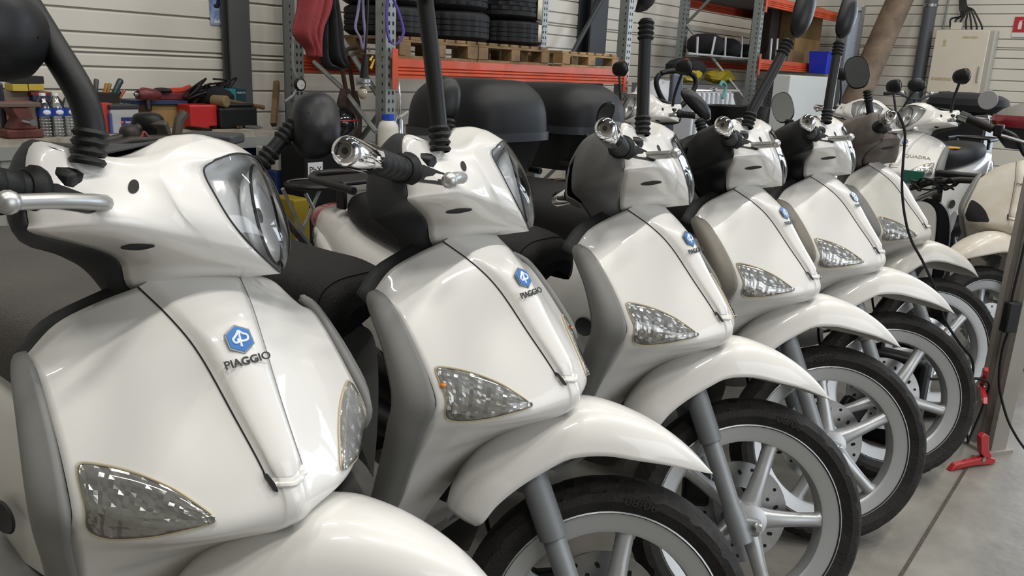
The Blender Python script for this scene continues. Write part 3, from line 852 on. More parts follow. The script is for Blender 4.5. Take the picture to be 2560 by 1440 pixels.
# ---- mirrors: stem path from pixels on planes of the scooter itself
def mirror(s, side, stem, head, size, aim, roll=0, bootat=True, sr=.0128, glass=True, mat=BLACKP):
    """stem: [(pixel, local y)], head: (pixel, local y); aim: direction the glass looks, in the steered frame"""
    R = SCO[s]; sm = STEER(POSE[s][3])
    pts = [lhit(s, uv, y, True) for uv, y in stem]
    path = curve(pts, 6) if len(pts) > 2 else pts
    o = G().tube(path, sr, 12).build('mirror', mat, R)
    o.matrix_local = sm; o['steered'] = 1
    for b in ([0, len(path) - 1] if bootat else [0]):
        g = G()
        p = path[b]; d = (path[1] - path[0]).normalized() if b == 0 else (path[-1] - path[-2]).normalized()
        for k in range(4):
            h = (-.012 + k * .010) if b == 0 else (-.040 + k * .010)
            g.lathe([(sr + .001, h), (sr + .0038, h + .004), (sr + .001, h + .008)], p, d, 14, cap=False)
        g.build('boot', RUBBER, o)
    c = lhit(s, head[0], head[1], True)
    f = V(aim).normalized(); x = V((0, 1, 0)) - f * f.y
    if x.length < .1: x = V((0, 0, 1)) - f * f.z
    mm = frame((0, 0, 0), x, f.cross(x)) ; mm = mm.to_3x3() @ Matrix.Rotation(roll, 3, 'Z')
    P = []
    a_, b_, dp = size
    def sup(a, r): return V((math.copysign(abs(math.cos(a)) ** .8, math.cos(a)) * a_ * r, math.copysign(abs(math.sin(a)) ** .8, math.sin(a)) * b_ * r, 0))
    for r, z in ((1.0, .0), (1.03, -.006), (1.0, -dp * .3), (.86, -dp * .65), (.6, -dp * .9), (.3, -dp), (.02, -dp * 1.02)):
        P.append([mm @ (sup(q * math.pi / 14, r) + V((0, 0, z))) + c for q in range(28)])
    G().grid(P, wrapv=True).build('housing', mat, o, ang=60)
    gl = [[mm @ (sup(q * math.pi / 14, r) + V((0, 0, -.001))) + c for q in range(28)] for r in (.97, .5, .02)]
    G().grid(gl, wrapv=True).build('glass', GLASSM, o)
    return o
mirror(1, 'r', [((221, 385), -.206), ((226, 320), -.208), ((200, 232), -.212), ((120, 100), -.22), ((45, -20), -.23)], ((-35, 70), -.27), (.058, .048, .05), (-1, -.1, .0), bootat=False, sr=.0155)
mirror(1, 'l', [((655, 408), .215), ((742, 305), .235)], ((792, 318), .25), (.060, .040, .040), (.10, .9, -.3), sr=.0125, mat=DUST)
mirror(2, 'r', [((1100, 360), -.206), ((1095, 290), -.208), ((1078, 130), -.212), ((1060, -20), -.216)], ((1055, -90), -.22), (.055, .045, .04), (-1, 0, 0), bootat=False)
mirror(2, 'l', [((1122, 420), .206), ((1120, 300), .215)], ((1112, 250), .225), (.030, .046, .03), (-.4, .9, 0))
mirror(3, 'r', [((1606, 324), -.206), ((1608, 250), -.208), ((1612, 140), -.210), ((1616, 50), -.212)], ((1603, -34), -.215), (.055, .043, .035), (-1, .1, .1))
mirror(3, 'l', [((1500, 400), .206), ((1466, 336), .225)], ((1515, 286), .235), (.056, .022, .016), (.45, -.2, -.9), roll=.0, bootat=False, sr=.006)
mirror(4, 'r', [((1870, 308), -.206), ((1884, 268), -.206), ((1940, 165), -.206), ((1972, 100), -.206)], ((2000, 30), -.206), (.034, .062, .03), (-.72, .68, .1))
mirror(4, 'l', [((1772, 385), .206), ((1748, 300), .215)], ((1737, 262), .225), (.026, .060, .026), (-.5, .8, -.35), roll=-.5)
mirror(5, 'r', [((2066, 298), -.206), ((2074, 240), -.206), ((2088, 160), -.206), ((2098, 105), -.206)], ((2110, 42), -.206), (.036, .062, .03), (-.72, .68, .1))
mirror(5, 'l', [((1978, 372), .206), ((1972, 300), .215)], ((1956, 268), .225), (.036, .052, .03), (-.5, -.75, -.1), roll=.2)
mirror(6, 'r', [((2178, 300), -.10), ((2168, 225), -.12)], ((2143, 180), -.13), (.040, .058, .035), (-.35, -.9, .0), roll=.25)

# ---- top cases of the fourth and fifth scooter
def top_case(s, L, badge=True):
    R = SCO[s]
    def sh(x0, x1, w, z0, z1, taper, dome, pw=.5):
        rows = []
        for i in range(9):
            u = i / 8; z = z0 + (z1 - z0) * u
            k = 1 - taper * (1 - u) if dome == 0 else (1 - (u ** 4.0) * dome - .04 * u)
            row = []
            for j in range(40):
                a = 2 * math.pi * j / 40
                cx, cy = math.copysign(abs(math.cos(a)) ** pw, math.cos(a)), math.copysign(abs(math.sin(a)) ** pw, math.sin(a))
                row.append(V(((x0 + x1) / 2 + cx * (x1 - x0) / 2 * k, cy * w * k, z)))
            rows.append(row)
        top = [V((p.x * .2 + (x0 + x1) / 2 * .8, p.y * .2, z1 + .006)) for p in rows[-1]] if dome else [V(((x0 + x1) / 2, 0, z0))] * 40
        return rows + [top] if dome else [top] + rows
    x0, x1, w, zb, zs, zt = L
    base = G().grid(sh(x0 + .01, x1 - .01, w - .01, zb, zs, .22, 0), wrapv=True).build('top_case', BLACKP, R, ang=50)
    G().grid(sh(x0, x1, w, zs + .012, zt, 0, .34), wrapv=True).build('lid', M('top_case_lid', '#101114', .5, spec=.3, bump=(800, .06)), base, ang=50)
    G().grid(sh(x0 - .006, x1 + .006, w + .006, zs - .012, zs + .016, 0, 0), wrapv=True).build('rim_band', M('top_case_band', '#2b2d31', .4), base, ang=50)
    G().box((x0 - .004, 0, zs - .05), (.012, .07, .05)).build('lock', M('matt_grey', '#45474a', .5), base, bev=.004)
    return base
b1 = top_case(4, (-1.50, -1.09, .190, .850, .985, 1.160))
G().ball((-1.455, .07, 1.045), (.055, .11, .05), 14).build('amber_sticker_lens', M('aged_clear_lens', '#c9b583', .25, coat=.5), b1)
b2 = top_case(5, (-1.60, -1.13, .19, .840, .990, 1.152))
lettering('top_case_lettering', 'B', .045, frame((-1.30, -.213, .955), (1, 0, 0), (0, 0, 1)), M('pale_print', '#c8c8c8', .5), b2)
for s in (1, 2, 4, 5, 6):
    for n in ('carrier_rail',):
        pass

# ------------------------------------------------------------------ scooters standing behind and at the right
def extra(x, y, hdeg, st, label, skip=(), group='scooters standing behind the row'):
    c = copy_tree(proto, skip=skip + ('mirror',))
    place(c, None, Matrix.Translation((x, y, -ZG)) @ Matrix.Rotation(math.radians(hdeg), 4, 'Z'), st, label)
    c['group'] = group
    setmat(child(c, 'seat'), LEATHER)
    return c
S7 = extra(1.87, 3.06, -130, -.62, 'dusty stripped scooter without lights or headset at the right edge', skip=('headset_cover', 'rear_headset_cover', 'headlight', 'grip', 'switch_housing', 'brake_lever', 'turn_signal', 'badge'))
for o in S7.children:
    n = o.name.split('.')[0]
    if n in ('leg_shield', 'front_fender', 'rear_body'):
        setmat(o, DIRTY)
        for c in o.children:
            if c.name.split('.')[0] in ('centre_panel', 'panel_lip'): setmat(c, DIRTY)
for f in (lambda p: p, mir):      # empty lamp openings
    G().grid([[f(p + LAMP['n'] * .0018) for p in r] for r in LAMP['base']]).build('lamp_opening', BLACK, S7, smooth=False)
SQ = extra(2.215, 4.944, -139.5, -.35, 'white scooter with stripe lettering on its shield, beside the seat with yellow torn foam')
vs, fs = textmesh('SQUADRA', .030, .0002, False, 1.2)
m_ = frame((-.170, .095, .800), (-.35, .93, .05), (-.5, -.1, .85))
q_ = [LBVH.find_nearest(mir(m_ @ v)) for v in vs]
G().add([mir(h[0] + (h[1] if h[1].x > 0 else -h[1]) * .002) for h in q_], fs).build('shield_lettering', M('gold_print', '#8a7d5c', .5), SQ, smooth=False)
Q1 = extra(.43, 4.50, -138, -.1, 'white scooter facing left behind the top cases, open black tub on its carrier')
Q3 = extra(2.16, 5.60, -137, .25, 'white scooter with wide headlight behind the fifth scooter, blue bin above it')
for st_, R_ in ((-.35, SQ), (-.1, Q1), (.25, Q3)):
    sm = STEER(st_)
    for sg in (-1, 1):
        o = G().tube(curve([(-.385, .206 * sg, 1.03), (-.39, .215 * sg, 1.10), (-.40, .245 * sg, 1.20)], 5), .008, 10).build('mirror', BLACKP, R_); o.matrix_local = sm; o['steered'] = 1
        G().ball((-.405, .25 * sg, 1.235), (.022, .058, .042), 16, pw=.85).build('housing', BLACKP, o)
        G().lathe([(.048, 0), (.0, .002)], (-.4275, .25 * sg, 1.235), (-1, 0, 0), 20, cap=False).build('glass', GLASSM, o)
tub = [[V((-1.27 + math.cos(a) * r * 1.15, math.sin(a) * r, z)) for a in [k * math.pi / 14 for k in range(28)]] for r, z in ((.02, .885), (.13, .885), (.185, .93), (.20, 1.02), (.205, 1.03), (.19, 1.028), (.17, .95), (.02, .90))]
G().grid(tub, wrapv=True).build('open_tub', BLACKP, Q1, ang=50)

# ------------------------------------------------------------------ pallet racks
RACKG = M('rack_galvanised', '#8d9290', .42, .35, var=(30, .15))
ORANGE = M('rack_orange', '#c9461a', .5, coat=.1, var=(7, .16), col2='#a8421c')
WOOD = M('pallet_wood', '#a98a5e', .75, var=(6, .3), col2='#7d6342', bump=(70, .25))
WOODD = M('pallet_wood_dark', '#8a6f4b', .8, var=(6, .35), col2='#5e4a32', bump=(70, .25))
HOLE = M('rack_slot', '#15171a', .8)
def upright(par, t, d, z1=2.6, side=1):
    """perforated post: C section with two visible slotted faces"""
    o = G().box((t, d, z1 / 2), (.008, .085, z1)).box((t + .035, d - .040, z1 / 2), (.07, .006, z1)).box((t + .035, d + .040, z1 / 2), (.07, .006, z1)).build('post', RACKG, par, smooth=False)
    g = G()
    z = .35
    while z < 2.1:
        for x in (.020, .050):
            g.prism([(-.0055, -.011), (.0055, -.011), (.0055, .006), (0, .011), (-.0055, .006)], .001, frame((t + x, d - .0432, z), (1, 0, 0), (0, 0, 1)))
        g.box((t - .0043, d - .015, z), (.001, .008, .018))
        z += .047
    h = g.build('slots', HOLE, o, smooth=False); h['kind'] = 'stuff'
    return o
def frame_(name, label, t, d0=0.0, d1=.88, zs=((.3, 1.25), (1.25, 2.2))):
    r = thing(name, label, 'rack', RMAT(0, 0, 0))
    upright(r, t, d0 + .043); upright(r, t, d1)
    z, fl = .15, False
    for k in range(3):
        a = (t + .035, d0 + .05, z if fl else z + .78); b = (t + .035, d1 - .03, z + .78 if fl else z)
        G().tube([a, b], .016, 6).build('brace', RACKG, r); fl = not fl; z += .78
    return r
def beam(par, t0, t1, d, zt, h=.11):
    prof = [(0, 0), (-.040, 0), (-.040, -h * .42), (-.032, -h * .46), (-.040, -h * .52), (-.040, -h * .58), (-.032, -h * .63), (-.040, -h * .70), (-.040, -h * .78), (-.032, -h * .83), (-.040, -h * .88), (-.040, -h), (0, -h)]
    m = Matrix(((0, 0, 1, t0), (1, 0, 0, d), (0, 1, 0, zt), (0, 0, 0, 1)))
    o = G().prism(prof, t1 - t0, m).build('beam', ORANGE, par, smooth=False)
    for t in (t0, t1):
        G().box((t + (.0 if t == t0 else .0), d - .043, zt - h / 2 - .005), (.045, .006, h + .11)).build('beam_connector', ORANGE, par, smooth=False, bev=.002)
    return o
r1 = frame_('pallet_rack', 'galvanised rack bay with orange beam carrying tyre pallets', 0.0)
upright(r1, 2.52, .043); upright(r1, 2.52, .88)
G().tube([(2.55, .05, .9), (2.55, .85, .15)], .016, 6).build('brace', RACKG, r1)
for d_ in (.02, .90): beam(r1, .045, 2.50, d_, 1.198)
r2 = frame_('pallet_rack', 'far galvanised rack with diagonal braces, holding cardboard and black goods', 5.04)
upright(r2, 7.62, .043); upright(r2, 7.62, .88)
for d_ in (.02, .90):
    beam(r2, 5.09, 7.60, d_, 1.372, .10); beam(r2, 5.09, 7.60, d_, 1.985, .10)
G().box((6.35, .46, 1.362), (2.5, .86, .018)).build('shelf_board', M('shelf_board', '#6e6a63', .8), r2, smooth=False)
G().box((6.35, .46, 1.975), (2.5, .86, .018)).build('shelf_board', M('shelf_board'), r2, smooth=False)

def pallet(label, t0, t1, d0, z0, mat, h=.118):
    r = thing('wooden_pallet', label, 'pallet', RMAT(t0, d0, z0), 'wooden pallets on the rack')
    w = t1 - t0; dp = .82; rr = random.Random(int(t0 * 100) + 5)
    for y in (.03, dp / 2, dp - .03):
        G().box((w / 2, y, .008), (w, .075, .016)).build('bottom_board', mat, r, smooth=False)
        G().box((w / 2, y, h - .022), (w, .085, .014)).build('stringer_board', mat, r, smooth=False)
        for x in (.045, w / 2, w - .045):
            G().box((x, y, h * .47), (.085 + rr.random() * .01, .085, h - .045)).build('block', mat, r, smooth=False)
    n = 7
    for k in range(n):
        x = .045 + (w - .09) * k / (n - 1)
        G().box((x, dp / 2, h - .006 + rr.random() * .002), (.078, dp, .016)).build('deck_board', mat, r, smooth=False)
    return r
pallet('wooden pallet under the leftmost tyre stack, beside the rack post', .085, .75, .0, 1.199, WOODD)
pallet('weathered pallet under the two middle tyre stacks on the orange beam', .76, 1.50, .0, 1.199, WOODD)
pallet('bright empty end pallet at the right of the tyre rack', 1.66, 2.40, .0, 1.199, WOOD, .105)

def tyre(label, t, d, z, r, w, mat=None, pat=0):
    """car tyre lying flat, grooved tread"""
    cs = [(r * .60, 0), (r * .66, -.004), (r * .86, .0), (r * .97, w * .10)]
    zz = [.14, .30, .33, .48, .51, .66, .69, .86]
    for k, q in enumerate(zz):
        rr = r - (.0 if k % 4 in (0, 1) else 0)
        cs.append((r, w * q))
        if k % 2 == 1 and k < 7: cs += [(r - .012, w * (q + .004)), (r - .012, w * (zz[k + 1] - .004))]
    cs += [(r * .97, w * .92), (r * .86, w), (r * .66, w), (r * .60, w), (r * .58, w * .5), (r * .60, 0)]
    n = 72; rows = []
    for k in range(n):
        a = 2 * math.pi * k / n
        row = []
        for (rr, h) in cs:
            if rr > r - .004 and (k + int(h / w * 7) * pat) % 3 == 0: rr -= .007
            row.append(V((rr * math.cos(a), rr * math.sin(a), h)))
        rows.append(row)
    o = G().grid(rows, wrapu=True).build('tyre', mat or TYRK, None, ang=25)
    o.matrix_world = RMAT(t, d, z)
    return tag(o, label, 'tyre', 'car tyres stacked on the pallets')
TYRK = M('new_tyre', '#131416', .62, spec=.35, bump=(90, .15), var=(12, .2))
zp = 1.327
stacks = [('left', .36, .42, .25, .175, 4), ('middle', .89, .38, .265, .185, 3), ('right', 1.45, .38, .28, .165, 3), ('back right', 1.88, .66, .205, .17, 2)]
for nm, t, d, r, w, n in stacks:
    for k in range(n):
        pos = ['lowest', 'second from the bottom', 'third from the bottom', 'top'][k]
        tyre('car tyre, %s of the %s stack on the rack' % (pos, nm), t + .012 * (-1) ** k, d, zp + k * (w + .006), r, w, pat=(0, 1, 2)[k % 3])
PAPER = M('tyre_label_paper', '#cfc6b2', .7, var=(25, .2))
def onring(t, d, r, z, a, w, h, lab):
    """paper label wrapped on a tread"""
    P = [[RP(t, d, 0) + (UU * math.cos(a + q) - NN * math.sin(a + q)) * (r + .003) + V((0, 0, z + v * h)) for q in np.linspace(-w / 2 / r, w / 2 / r, 6)] for v in (0, 1)]
    b = P[0][0].copy()
    o = G().grid([[p - b for p in r_] for r_ in P]).build('tyre_label', PAPER, None, sol=.001); o.location = b
    return tag(o, lab, 'label')
onring(1.45, .38, .282, zp + .18, 1.30, .085, .14, 'pale paper label stuck on the middle tyre of the right stack')
onring(1.45, .38, .282, zp + .03, 1.22, .085, .115, 'torn paper label stuck on the lowest tyre of the right stack')

# hanging things on the left rack post
JACK = M('red_cloth', '#8c3236', .85, var=(8, .25), bump=(120, .3))
def cloth(name, label, cat, px, d, thick, mat, seed=1):
    """hanging cloth: outline from pixels on a plane, with folds and real thickness"""
    rr = random.Random(seed); pts = [on(q, d=d) for q in px]
    n = len(pts) // 2; L = pts[:n]; Rr = list(reversed(pts[n:]))
    A_ = curve([V((p[0], 0, p[2])) for p in L], 5); B_ = curve([V((p[0], 0, p[2])) for p in Rr], 5)
    b = A_[0].copy(); b.z = min(p.z for p in A_ + B_); rows = []
    for i, (a, c) in enumerate(zip(A_, B_)):
        row = []
        for j in range(25):
            u = j / 24; p = a.lerp(c, u)
            y = thick * (.55 * math.sin(u * 9 + i * .05 + seed) + .35 * math.sin(u * 19 + i * .11)) - thick * math.sin(u * math.pi) * .8
            row.append(V((p.x - b.x, y, p.z - b.z)))
        rows.append(row)
    o = G().grid(rows).build(name, mat, None, sol=.012, soff=0, ang=80)
    o.matrix_world = RMAT(b.x, d, b.z)
    return tag(o, label, cat)
cloth('red_jacket', 'faded red jacket hanging at the left end of the tyre rack', 'jacket', [(762, -60), (752, 20), (740, 75), (748, 95), (770, 120), (775, 141), (800, 142), (800, 120), (806, 70), (822, 30), (828, -10), (820, -60)], -.10, .035, JACK, 1)
jt_ = on((795, -60), d=-.10)
G().tube([(.03, .04, jt_[2] + .015), (.0, -.10, jt_[2] + .015), (jt_[0] - .12, -.10, jt_[2] + .005)], .012, 8).build('hanging_arm', RACKG, r1)
cloth('black_bag', 'black cloth bag hanging behind the red jacket', 'bag', [(800, 0), (795, 70), (795, 120), (805, 165), (840, 172), (856, 165), (852, 110), (848, 60), (840, 20), (830, -20)][:10], -.03, .05, M('black_cloth', '#131317', .9), 4)
PURP = M('purple_webbing', '#4d3a8c', .75, bump=(300, .2))
def strap(name, label, px, d, w, mat):
    pts = curve([pxr(q, d=d) for q in px], 6); b = min(pts, key=lambda p: p.z).copy()
    g = G()
    rows = [[p - b - NN * .002 + UU * w * s for s in (-.5, .5)] for p in pts]
    o = g.grid(rows).build(name, mat, None, sol=.005, soff=0); o.location = b
    return tag(o, label, 'strap')
strap('lifting_strap', 'purple webbing strap looped over the pallet right of the post', [(972, -30), (966, 40), (970, 90), (985, 112), (1000, 100), (1008, 80), (1002, 50), (990, 15), (972, -25)], -.07, .018, PURP)
strap('lifting_strap', 'purple and grey webbing strap hanging left of the rack post', [(902, -30), (894, 30), (888, 70), (900, 95), (907, 125), (912, 90), (908, 40), (906, -20)], -.05, .016, M('grey_purple_webbing', '#77708c', .8))
# work lamp hanging beside the post
wl = thing('work_lamp', 'black caged work lamp with bare bulb hanging on the rack post', 'lamp', Matrix.Translation(pxr((909, 255), d=-.09)))
def down(px): return pxr(px, d=-.09) - pxr((909, 255), d=-.09)
G().tube([down((921, -40)), down((918, 60)), down((913, 140))], .006, 8).build('cord', BLACKP, wl)
G().tube([down((914, 140)), down((912, 165)), down((910, 195))], [.014, .019, .024], 12).build('handle', RUBBER, wl)
G().lathe([(.040, 0), (.040, .010), (.034, .014), (.040, .018), (.040, .034), (.030, .040)], down((909, 214)), (0, 0, 1), 20).build('collar', STEEL, wl)
G().ball(down((907, 232)), (.026, .026, .034), 16).build('bulb', M('bulb_glass', '#b9b09c', .12, .3), wl)
# keys with tags
kt = thing('key_bunch', 'bunch of keys with yellow tags hanging on the rack post', 'keys', Matrix.Translation(pxr((930, 170), d=-.08)))
for k, (q0, q1, m_, nm) in enumerate((((932, 140), (925, 152), M('tag_yellow', '#b9a32e', .5), 'key_tag'), ((936, 148), (927, 172), M('tag_yellow'), 'key_tag'), ((950, 140), (956, 152), STEEL, 'key'), ((944, 142), (946, 160), STEEL, 'key'), ((922, 118), (924, 130), STEEL, 'key'))):
    p0, p1 = pxr(q0, d=-.08) - kt.location, pxr(q1, d=-.08) - kt.location
    G().tube([p0, p1], [.004, .009], 4).build(nm, m_, kt, smooth=False)
# rusty shovels and tools hanging behind
RUST = M('rusty_iron', '#4b3527', .8, .2, var=(14, .4), col2='#2c221c', bump=(60, .3))
for k, (path, lab) in enumerate(((((892, 118), (868, 124), (852, 140), (856, 175), (866, 230)), 'rusty spade with bent handle, the left of the two hanging in the rack'), (((898, 122), (880, 130), (872, 150), (878, 190), (884, 235)), 'rusty spade with bent handle, the right of the two hanging in the rack'))):
    sp_ = thing('spade', lab, 'spade', Matrix.Translation(pxr((880, 330), d=.30 + .14 * k)))
    pts = curve([pxr(q, d=.30 + .14 * k) - sp_.location for q in path], 5)
    G().tube(pts, .013, 8).build('handle', RUST, sp_)
    e = pts[-1]
    G().grid([[e + UU * x * w - NN * (.01 - .02 * x * x) + V((0, 0, z)) for x in (-1, -.5, 0, .5, 1)] for w, z in ((.035, .02), (.06, -.05), (.075, -.15), (.07, -.28), (.04, -.36))]).build('blade', RUST, sp_, sol=.006)
# hose gauge
ga = thing('pressure_gauge', 'round black pressure gauge on a hose beside the rack', 'gauge', Matrix.Translation(pxr((746, 211), d=.25)))
G().lathe([(.030, 0), (.034, .004), (.034, .022), (.028, .026), (.027, .022), (0, .022)], (0, 0, 0), -NN, 24).build('case', BLACKP, ga)
G().lathe([(.026, 0), (0, 0)], -NN * .0235, -NN, 20, cap=False).build('dial', M('dial_white', '#c9c7c0', .5), ga)
G().tube([-NN * .025, -NN * .025 + V((.012, 0, -.004))], .0012, 4).build('needle', M('needle_red', '#a02020', .5), ga)
G().tube(curve([pxr(q, d=.26) - ga.location for q in ((746, 205), (733, 170), (732, 110), (738, 60), (738, -20))], 6), .007, 8).build('hose', M('grey_hose', '#8d8c86', .6), ga)
G().tube([pxr(q, d=.25) - ga.location for q in ((742, 225), (733, 240), (712, 255))], .009, 8).build('trigger', STEEL, ga)
rtube('downpipe', 'grey pipe running up the wall left of the tyre rack', 'pipe', [pxr((722, 330), d=1.20), RP(on((722, 330), d=1.20)[0], 1.20, 2.6)], .022, M('grey_pipe', '#77797a', .5))
rtube('wooden_plank', 'worn wooden plank leaning on the wall beside the bench', 'plank', [pxr((684, 312), d=.95), pxr((692, 206), d=1.15)], .024, WOODD, n=4)
# leaning rack brace bar
rtube('steel_bar', 'long galvanised bar leaning diagonally in front of the spades', 'bar', [pxr((940, 330), d=-.02), pxr((860, 225), d=.35), pxr((785, 155), d=.7)], .014, RACKG, n=6)

# ------------------------------------------------------------------ workbench
BZ = .757
bn = thing('workbench', 'long workbench with pale top and grey frame along the wall', 'workbench', RMAT(0, 0, 0))
G().box((-1.75, .86, BZ - .016), (2.96, .48, .032)).build('bench_top', M('bench_top', '#b9b2a3', .6, var=(8, .3), col2='#7d7468'), bn, smooth=False)
G().box((-1.75, .63, BZ - .062), (2.90, .03, .06)).build('apron', M('bench_frame', '#8b8d8a', .5), bn, smooth=False)
for t in (-3.1, -1.75, -.36):
    for d in (.65, 1.06):
        G().box((t, d, (BZ - .03) / 2), (.05, .05, BZ - .03)).build('leg', M('bench_frame'), bn, smooth=False)
G().box((-1.95, .78, .36), (.7, .30, .68)).build('cabinet', M('cabinet_grey', '#9a9a95', .5), bn, smooth=False, bev=.004)

def bottle(label, t, d, z, h=.205):
    r = thing('water_bottle', label, 'bottle', RMAT(t, d, z), 'water bottles on the bench')
    R_ = .034; pr = [(.0, 0), (R_ * .9, 0), (R_, .008)]
    for k in range(6): pr += [(R_, .012 + k * .014), (R_ * .93, .018 + k * .014), (R_, .024 + k * .014)]
    pr += [(R_, h * .62), (R_ * .97, h * .70), (R_ * .75, h * .82), (.013, h * .92), (.013, h * .95)]
    G().lathe(pr, (0, 0, 0), (0, 0, 1), 20, cap=False).build('body', clear('bottle_plastic', '#eef2f4', .14, .08), r, ang=50)
    G().lathe([(R_ + .001, h * .48), (R_ + .001, h * .66)], (0, 0, 0), (0, 0, 1), 20, cap=False).build('label_band', M('label_blue', '#26479a', .5), r)
    G().ball((0, -R_ - .0005, h * .57), (.018, .003, .012), 12).build('label_oval', M('label_white', '#d9d9dc', .5), r)
    G().lathe([(.0145, h * .94), (.0145, h), (0, h)], (0, 0, 0), (0, 0, 1), 14).build('cap', M('cap_white', '#e6e6e4', .5), r)
    return r
for q, lb in (((115, 330), 'first from the left'), ((147, 332), 'second from the left'), ((178, 330), 'third, half behind the mirror stem'), ((243, 325), 'alone beside the red box')):
    t_, _, _ = on(q, d=.70)
    bottle('clear water bottle with blue label, ' + lb, t_, .70 + (.05 if 'alone' in lb else 0), BZ)
# vice
vt = on((62, 330), d=.66)[0]
vc = thing('bench_vice', 'rusty red bench vice at the left end of the bench', 'vice', RMAT(vt, .72, BZ))
VR = M('vice_red', '#6b3a34', .7, .2, var=(16, .35), bump=(60, .2))
G().box((0, 0, .02), (.16, .14, .04)).build('base', VR, vc, bev=.008)
G().prism([(-.05, 0), (.06, 0), (.045, .055), (.035, .10), (-.045, .10), (-.02, .05)], .11, Matrix(((1, 0, 0, 0), (0, 0, -1, .055), (0, 1, 0, .04), (0, 0, 0, 1)))).build('body', VR, vc, bev=.006)
G().box((-.01, 0, .152), (.19, .12, .022)).build('jaw', M('vice_jaw', '#6c5a52', .6, .4), vc, bev=.004)
G().tube([(0, -.08, .08), (0, -.17, .08)], .016, 10).build('screw', STEEL, vc)
# battery
bt = thing('car_battery', 'grey car battery with dark blue label on the bench', 'battery', RMAT((on((280, 290), d=.74)[0] + on((345, 290), d=.74)[0]) / 2, .80, BZ))
G().box((0, 0, .062), (.148, .12, .124)).build('case', M('battery_grey', '#a9aaab', .5), bt, bev=.005)
G().box((0, 0, .134), (.156, .128, .022)).build('lid', M('battery_lid', '#2a2b2f', .5), bt, bev=.004)
G().prism([(-.035, .03), (.05, .03), (.05, .0), (.03, -.025), (-.035, -.025)], .001, frame((.012, -.0612, .052), (1, 0, 0), (0, 0, 1))).build('label', M('label_navy', '#202a6b', .5), bt)
lettering('label_lettering', 'benton', .018, frame((.024, -.0628, .058), (1, 0, 0), (0, 0, 1)), M('label_white'), bt)
G().lathe([(.007, 0), (0, .001)], (-.018, -.0626, .058), (0, -1, 0), 12, cap=False).build('label_dot', M('dot_orange', '#d9572a', .5), bt)
pxbox('carton', 'red and white spray carton standing left of the battery', 'box', 256, 258, 281, 312, .76, .06, M('carton_red', '#b23a2c', .6), base=BZ, bev=.001)
pxbox('carton', 'thin blue carton squeezed between red carton and battery', 'box', 274, 283, 283, 312, .74, .015, M('carton_blue', '#34508f', .6), base=BZ, bev=.001)
# tool rack with handles
tb = pxbox('tool_tray', 'black tool tray holding screwdrivers at the wall', 'tray', 205, 232, 300, 262, 1.00, .12, M('tray_dark', '#221d1b', .8), base=BZ)
for (x0, y0, x1, y1, c, r, lab) in ((222, 245, 214, 201, '#a4461f', .017, 'orange handled screwdriver, leftmost in the tray'), (238, 245, 241, 197, '#4c4a44', .014, 'grey handled file upright in the tray'), (258, 245, 267, 208, '#9a6f2c', .011, 'wooden handled chisel in the tray'), (266, 246, 275, 208, '#8f6628', .011, 'second wooden chisel beside the first in the tray'),
                                 (276, 252, 303, 198, '#23393b', .018, 'dark green screwdriver leaning right in the tray'), (280, 258, 298, 226, '#1f3335', .016, 'shorter dark green screwdriver low in the tray'), (296, 250, 312, 224, '#a8552a', .009, 'orange pencil like marker leaning at the tray end')):
    p0, p1 = pxr((x0, y0), d=1.03), pxr((x1, y1), d=1.03)
    o = thing('hand_tool', lab, 'screwdriver', Matrix.Translation(p0), 'hand tools in the tray')
    q = p1 - p0
    G().tube([q * 0, q * .10], .005, 6).build('shaft', STEEL, o)
    G().tube([q * .10, q * .2, q * .5, q * .92, q], [r * .7, r, r * .85, r, r * .6], 10).build('handle', M('tool_handle_' + c[1:], c, .45, coat=.3), o)
# boxes at the left end
YEL = M('box_yellow', '#b9a13c', .6); BLKB = M('box_black', '#17161a', .6)
for k, (x0, y0, x1, y1, m_, lab) in enumerate(((32, 210, 70, 228, YEL, 'yellow filter carton, left of the pair on the bench boxes'), (72, 210, 110, 226, YEL, 'yellow filter carton, right of the pair on the bench boxes'), (32, 190, 110, 209, BLKB, 'long black carton lying on the yellow cartons'),
                                         (20, 252, 76, 300, M('box_red', '#9b2420', .5, coat=.3), 'red plastic case behind the vice'), (82, 238, 128, 252, M('box_navy', '#23264a', .5), 'navy plastic case behind the bottles'), (78, 231, 128, 238, M('box_dark_red', '#7d1c1f', .5), 'flat red and black box on the navy case'))):
    pxbox('carton' if k < 3 else 'tool_case', lab, 'box', x0, y0, x1, y1, .95 + .0 * k, .10, m_, bev=.002)
pxbox('storage_shelf', 'grey wooden shelf block under the yellow cartons', 'shelf', 14, 229, 135, 332, .99, .16, M('shelf_grey', '#6f675b', .7), base=BZ)
pxbox('spray_can', 'dark spray can with white cap at the bench end', 'can', 0, 206, 16, 330, .80, .05, M('can_dark', '#20242a', .4), base=BZ, bev=.012)
